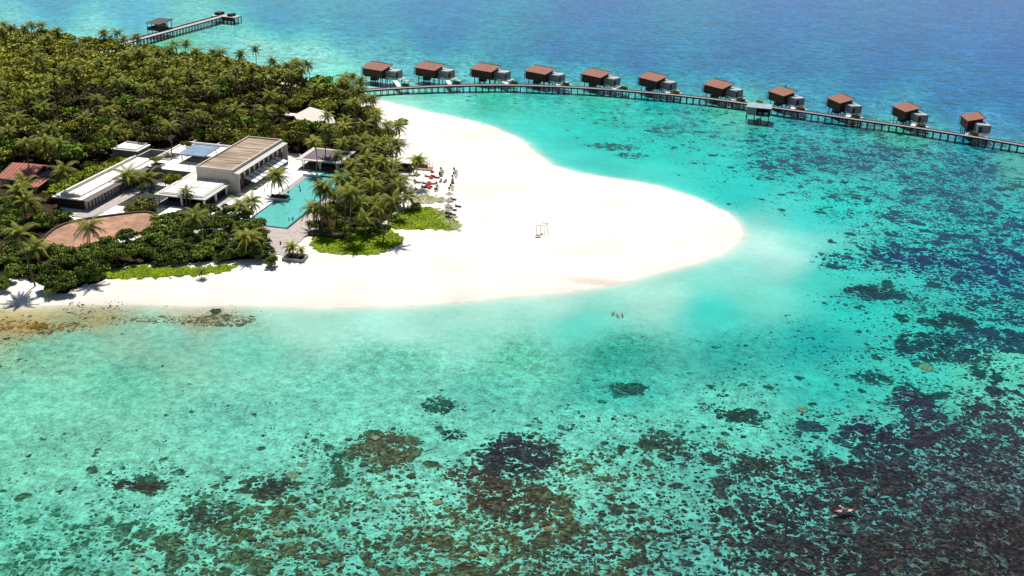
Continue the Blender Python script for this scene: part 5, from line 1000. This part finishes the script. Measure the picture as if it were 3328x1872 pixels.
r = empty('pier_pavilion', (c0.x, c0.y, 0), pa, label='dark roofed open pavilion on piles beside the far pier', cat='pavilion')
MB().hexa([(-4.6, -6.6, 7.0), (4.6, -6.6, 7.0), (4.6, 6.6, 7.6), (-4.6, 6.6, 7.6), (-4.0, -6, 7.3), (4.0, -6, 7.3), (4.0, 6, 8.1), (-4.0, 6, 8.1)]).build('roof', M['dark'], r)
MB().box(-3.9, 3.9, -5.8, 5.8, 3.2, 3.5).build('floor', M['dark'], r)
b = MB(); b.box(-3.9, 3.9, -5.8, -5.7, 3.5, 4.7); b.box(-3.9, -3.8, -5.7, 5.7, 3.5, 4.7); b.box(3.8, 3.9, -5.7, 2, 3.5, 4.7); b.build('railing', M['dark'], r); MB().box(-2, 2, -1.5, 3.5, 3.5, 6).build('core', M['villab'], r)
for u in (-3.7, 3.7):
    for v in (-5.5, -1.8, 1.8, 5.5): MB().cyl((u, v, -4), (u, v, 7.3), .17, .17, 6).build('post', M['pile'], r)
MB().box(3.9, 5.1, 2, 5, 3.0, 3.2).build('bridge', M['lightstone'], r)
# ================================================================ PEOPLE
def figure(name, J, E, Rr, root_i=0):
    """one skin over a joint graph"""
    me = bpy.data.meshes.new(name); me.from_pydata([Vector(p) for p in J], E, []); o = bpy.data.objects.new(name, me); col.objects.link(o)
    sk = o.modifiers.new('skin', 'SKIN'); sk.use_smooth_shade = True
    if not me.skin_vertices: bpy.context.view_layer.objects.active = o
    sv = me.skin_vertices[0].data if me.skin_vertices else None
    if sv is None: return o
    for i, q in enumerate(Rr): sv[i].radius = (q, q) if not isinstance(q, tuple) else q; sv[i].use_root = (i == root_i)
    ss = o.modifiers.new('sub', 'SUBSURF'); ss.levels = 1; ss.render_levels = 1
    return o
BODY_E = [(0, 1), (1, 2), (2, 3), (3, 4), (2, 5), (5, 6), (6, 7), (2, 8), (8, 9), (9, 10), (0, 11), (11, 12), (12, 13), (13, 14), (0, 15), (15, 16), (16, 17), (17, 18)]
BODY_R = [.14, .13, (.15, .11), .055, .10, .06, .042, .035, .06, .042, .035, .085, .06, .045, .04, .085, .06, .045, .04]
POSE = dict(
 stand=[(0, 0, .92), (0, 0, 1.15), (0, 0, 1.40), (0, 0, 1.52), (0, .01, 1.68), (-.19, 0, 1.40), (-.24, .02, 1.12), (-.22, .1, .88), (.19, 0, 1.40), (.24, .02, 1.12), (.22, .12, .88), (-.10, 0, .86), (-.11, .04, .48), (-.12, 0, .07), (-.13, .12, .03), (.10, 0, .86), (.12, -.06, .48), (.13, -.12, .07), (.14, 0, .03)],
 sit=[(0, 0, .12), (0, -.04, .34), (0, -.05, .60), (0, -.03, .72), (0, .0, .87), (-.19, -.05, .6), (-.27, .15, .42), (-.2, .38, .5), (.19, -.05, .6), (.27, .15, .42), (.2, .38, .5), (-.1, .06, .12), (-.13, .5, .26), (-.12, .85, .1), (-.12, .95, .16), (.1, .06, .12), (.13, .5, .26), (.12, .85, .1), (.12, .95, .16)],
 swim=[(0, 0, 0), (0, .22, .01), (0, .46, .02), (0, .58, .03), (0, .73, .06), (-.19, .46, 0), (-.34, .66, -.05), (-.3, .9, -.04), (.19, .46, 0), (.36, .3, -.06), (.4, .04, -.1), (-.1, -.08, 0), (-.13, -.5, -.06), (-.12, -.9, -.02), (-.12, -1.02, 0), (.1, -.08, 0), (.12, -.48, -.02), (.16, -.88, -.1), (.17, -1.0, -.12)])
figs = {}
def person(x, y, z, rz, pose, label, top='cloth', group=None, s=1):
    key = pose
    if key not in figs:
        J = POSE[pose]; o = figure('person', J, BODY_E, BODY_R); o.data.materials.append(M['skin'])
        hd = MB().ball(tuple(Vector(J[4])+Vector((0, 0, .0))), .105, 1.2, 12, 8); hd.m = 0; nb = Vector(J[4])
        figs[key] = o; new = o
    else: new = figs[key].copy(); col.objects.link(new)
    new.location = (x, y, z); new.rotation_euler = (0, 0, rz); new.scale = (s,)*3; tag(new, label, 'person', group)
    J = POSE[pose]; h_ = Vector(J[4]); b_ = MB(); b_.ball((h_.x, h_.y-.015, h_.z+.02), .118, 1.1, 12, 7); b_.v = [p if not (p[1] > h_.y+.05 and p[2] < h_.z+.05) else (p[0]*.9, h_.y+.05, p[2]) for p in b_.v]
    b_.build('hair', M['hair'], new)
    a, c = Vector(J[0]), Vector(J[2]); b_ = MB(); b_.cyl(a-(c-a)*.18, a+(c-a)*.32, .175, .165, 10); b_.build('shorts', M[top], new)
    if top == 'clothw': MB().cyl(a+(c-a)*.32, c+(c-a)*.08, .19, .2, 10).build('shirt', M['clothw'], new)
    return new
for (q, pose, top, lb) in [((16.8, 9.0), 'stand', 'cloth', 'person standing in the pool near the inner step line'), ((24.4, -16.6), 'stand', 'cloth', 'left of two people standing at the near right corner of the pool'), ((25.3, -15.9), 'stand', 'cloth', 'right of two people standing at the near right corner of the pool'), ((14.0, 6.0), 'stand', 'cloth', 'bather on the pool steps left of the pool'), ((15.2, 12), 'stand', 'cloth', 'bather sitting on the upper pool steps'), ((18.3, 26.8), 'stand', 'cloth', 'person standing in the shallow upper pool')]:
    x, y = W2(*q); person(x, y, .45 if q[1] < 20 else .8, rng.uniform(0, 6), pose, lb, top, 'bathers in the pool')
for (px, py, lb) in [(500+1047/2.898, 400+662/2.898, 'person in dark clothes walking on the white terrace by the pool'), (300+1577/4.996, 430+600/4.996, 'person walking on the raised white terrace left of the hall'), ]:
    zz = 4.42 if py < 560 else 1.42; x, y = un(px, py, zz); person(x, y, zz, 1.2, 'stand', lb, 'clothw')
for c, lb in [((698, 598), 'snorkeler floating left of the other two'), ((748, 622), 'snorkeler in the middle of the group in the shallows'), ((805, 618), 'snorkeler at the right of the group in the shallows')]:
    x, y = un(1800+c[0]/3.623, 850+c[1]/3.623, 0); person(x, y, -.02, rng.uniform(0, 6), 'swim', lb, 'cloth', 'snorkelers in the shallows', 1.05)
# kayak
ka = Vector((*un(2650+790/12.075, 1600+765/12.075, .2), 0)); kb = Vector((*un(2650+1500/12.075, 1600+700/12.075, .2), 0)); kc = (ka+kb)/2; kang = math.atan2(kb.y-ka.y, kb.x-ka.x); KLn = (kb-ka).length/2+.45
r = empty('kayak', (kc.x, kc.y, 0), kang, label='small kayak with red ends carrying a paddler over the dark reef', cat='kayak')
def hull(x0, x1, n=10):
    mb = MB(); rings = []
    for i in range(n+1):
        x = x0+(x1-x0)*i/n; f = max(1-abs(x/KLn)**2.4, .02); w_ = .40*f; zt = .26+.12*abs(x/KLn)**2
        rings.append(len(mb.v)); mb.v += [(x, -w_, zt), (x, -w_*.7, -.02), (x, 0, -.1), (x, w_*.7, -.02), (x, w_, zt), (x, 0, zt+.07*(abs(x) > .75))]
    for i in range(n):
        a, b_ = rings[i], rings[i+1]
        for k in range(6): q = (k+1) % 6; mb.f.append((a+k, a+q, b_+q, b_+k)); mb.mi.append(0)
    mb.f.append(tuple(range(5, -1, -1))); e = rings[-1]; mb.f.append(tuple(range(e, e+6))); mb.mi += [0, 0]
    return mb
hull(-KLn, -KLn*.62).build('bow', M['kred'], r); hull(-KLn*.62, KLn*.62).build('hull', M['kgrey'], r); hull(KLn*.62, KLn).build('stern', M['kred'], r)
MB().box(-.55, .65, -.24, .24, .26, .33).build('seat', M['black'], r)
person(kc.x-.35*math.cos(kang), kc.y-.35*math.sin(kang), .3, kang-math.pi/2, 'sit', 'paddler sitting in the red ended kayak with a pale hat', 'clothw')
px_ = kc+Vector((math.cos(kang), math.sin(kang), 0))*.02
r = empty('paddle', (px_.x, px_.y, .78), kang+1.9, label='double ended paddle with pale blades held across the kayak', cat='paddle')
MB().cyl((-.95, 0, .22), (.95, 0, -.22), .018, .018, 6).build('shaft', M['black'], r); MB().hexa([(-1.35, -.1, .26), (-.9, -.1, .16), (-.9, .1, .16), (-1.35, .1, .26), (-1.35, -.1, .30), (-.9, -.1, .20), (-.9, .1, .20), (-1.35, .1, .30)]).build('blade', M['clothw'], r); MB().hexa([(.9, -.1, -.24), (1.35, -.1, -.34), (1.35, .1, -.34), (.9, .1, -.24), (.9, -.1, -.2), (1.35, -.1, -.3), (1.35, .1, -.3), (.9, .1, -.2)]).build('blade', M['clothw'], r)
# ================================================================ REEF
ICO = None
def lump(seed, n=10, k=5):
    g = np.random.default_rng(seed); V = []; F = []
    for i in range(k+1):
        ph = (i/k)*math.pi*.55
        for q in range(n):
            t = 2*math.pi*q/n; rr = math.sin(ph)*(1+.22*math.sin(t*3+seed)+g.uniform(-.12, .12)); V.append((rr*math.cos(t), rr*math.sin(t), (math.cos(ph)+.15*g.uniform(-1, 1)*(i < k))*.5))
    for i in range(k):
        for q in range(n): p = (q+1) % n; F.append((i*n+q, (i+1)*n+q, (i+1)*n+p, i*n+p))
    return np.array(V), np.array(F)
LUM_ = [lump(i) for i in range(8)]
g = np.random.default_rng(5); C = np.stack([g.uniform(-115, 190, 60000), g.uniform(118, 300, 60000)], 1)
wp = warp(C); inframe = (np.abs(wp[:, 0]) < 1850); C = C[inframe]
cb, cc_, ct, cdn, css = build_fields(C)
for (px, py, rx, ry, cd_, cl) in PATCH:
    if cd_ <= 0: continue
    c0 = un2(px, py, 0); e = ((C[:, 0]-c0[0])/rx)**2+((C[:, 1]-c0[1])/ry)**2; w_ = np.clip(1.3-e, 0, 1)*(e < 1.3); cdn = cdn*(1-w_)+cd_*w_; cc_ = cc_*(1-w_[:, None])+lin(cl)*w_[:, None]
s_ = sdist(C, SHORE); dd_ = np.hypot(C[:, 0], C[:, 1]); keep = (s_ < -14) & (g.uniform(size=len(C)) < np.clip(cdn-.16, 0, 1)**1.2*.9*np.clip((330-C[:, 1])/180, .15, 1)); C = C[keep]; cc_ = cc_[keep]; ct = ct[keep]; cdn = cdn[keep]
print('coral lumps', len(C))
dist_ = np.hypot(C[:, 0], C[:, 1]); PLc = np.hypot(dist_, CAM_H)/CAM_H+1/math.sin(SUN_EL); dep = ct/PLc
VV = []; FF = []; CO = []; n0 = 0
for i, (x, y) in enumerate(C):
    V, Fq = LUM_[i % 8]; r_ = float(g.uniform(.16, .5))*(2.0 if g.uniform() < .06 else 1); a = g.uniform(0, 6.28); c, s = math.cos(a), math.sin(a)
    hh = min(r_*g.uniform(.5, 1.0), max(dep[i]-.12, .1)*1.9); q = np.stack([(V[:, 0]*c-V[:, 1]*s)*r_, (V[:, 0]*s+V[:, 1]*c)*r_*g.uniform(.6, 1), V[:, 2]*hh], 1)+np.array([x, y, -dep[i]])
    fr_ = .05; base = np.clip((cc_[i]-.02)/(LUM*np.exp(-dep[i]*PLc[i]*SIG)), .004, .6); tone = g.choice([.5, .8, 1.1, 1.7, 3.0], p=[.28, .27, .22, .14, .09])
    colr = np.clip(base*tone*np.array([.74, 1.06, .98]), 0, .6)
    VV.append(q); FF.append(Fq+n0); CO.append(np.tile(colr, (len(V), 1))); n0 += len(V)
cm, cn, cbs = new_mat('coral_heads'); a_ = cn.nodes.new('ShaderNodeAttribute'); a_.attribute_name = 'tint'; no = cn.nodes.new('ShaderNodeTexNoise'); no.inputs['Scale'].default_value = 3.5; no.inputs['Detail'].default_value = 4; tcn = cn.nodes.new('ShaderNodeTexCoord'); cn.links.new(tcn.outputs['Object'], no.inputs[0])
mr_ = cn.nodes.new('ShaderNodeMapRange'); mr_.inputs[1].default_value = .3; mr_.inputs[2].default_value = .7; mr_.inputs[3].default_value = .45; mr_.inputs[4].default_value = 1.6; cn.links.new(no.outputs[0], mr_.inputs[0]); vs = cn.nodes.new('ShaderNodeVectorMath'); vs.operation = 'SCALE'; cn.links.new(a_.outputs['Color'], vs.inputs[0]); cn.links.new(mr_.outputs[0], vs.inputs[3]); cn.links.new(vs.outputs[0], cbs.inputs['Base Color']); cbs.inputs['Roughness'].default_value = .95
add('coral_reef', np_mesh('coral_reef', np.concatenate(VV), np.concatenate(FF), [cm], dict(tint=np.concatenate(CO)), smooth=True), kind='stuff', label='low coral heads scattered over the shallow sea floor', cat='coral reef')
for (px, py, r_, lb) in [(737, 1185, 2.3, 'big tan coral boulder left of its twin in the lower left water'), (762, 1160, 1.7, 'smaller tan coral boulder behind its twin in the lower left water'), (1238, 1392, 1.7, 'orange tan coral boulder at the bottom middle of the reef'), (1441, 1188, 1.4, 'round yellow green coral boulder on the pale sand gap'), (1820, 1103, 1.5, 'tan coral boulder alone at the right of the pale shallows'), (2021, 1022, 1.9, 'grey tan coral boulder on turquoise water at the right'), (2333, 917, 2.6, 'wide flat brown coral boulder near the right edge')]:
    x, y = un2(px, py, 0); g2 = np.random.default_rng(int(px)); VV = []; FF = []; n0 = 0
    for k in range(7):
        V, Fq = LUM_[k]; a = k*.9; rr = 0 if k == 0 else r_*.5; sc = r_*(.75 if k == 0 else g2.uniform(.35, .55)); VV.append(V*np.array([sc, sc, min(.75, r_*.5)*(1.3 if k == 0 else 1.1)])+np.array([rr*math.cos(a), rr*math.sin(a)*.8, 0])); FF.append(Fq+n0); n0 += len(V)
    o = add('coral_boulder', np_mesh('coral_boulder', np.concatenate(VV), np.concatenate(FF), [M['coralb']], smooth=True), label=lb, cat='coral boulder', group='coral boulders'); o.location = (x, y, -1.05); o.scale = (.85, .85, 1)
for r in roots:
    if '_o' in r: del r['_o']
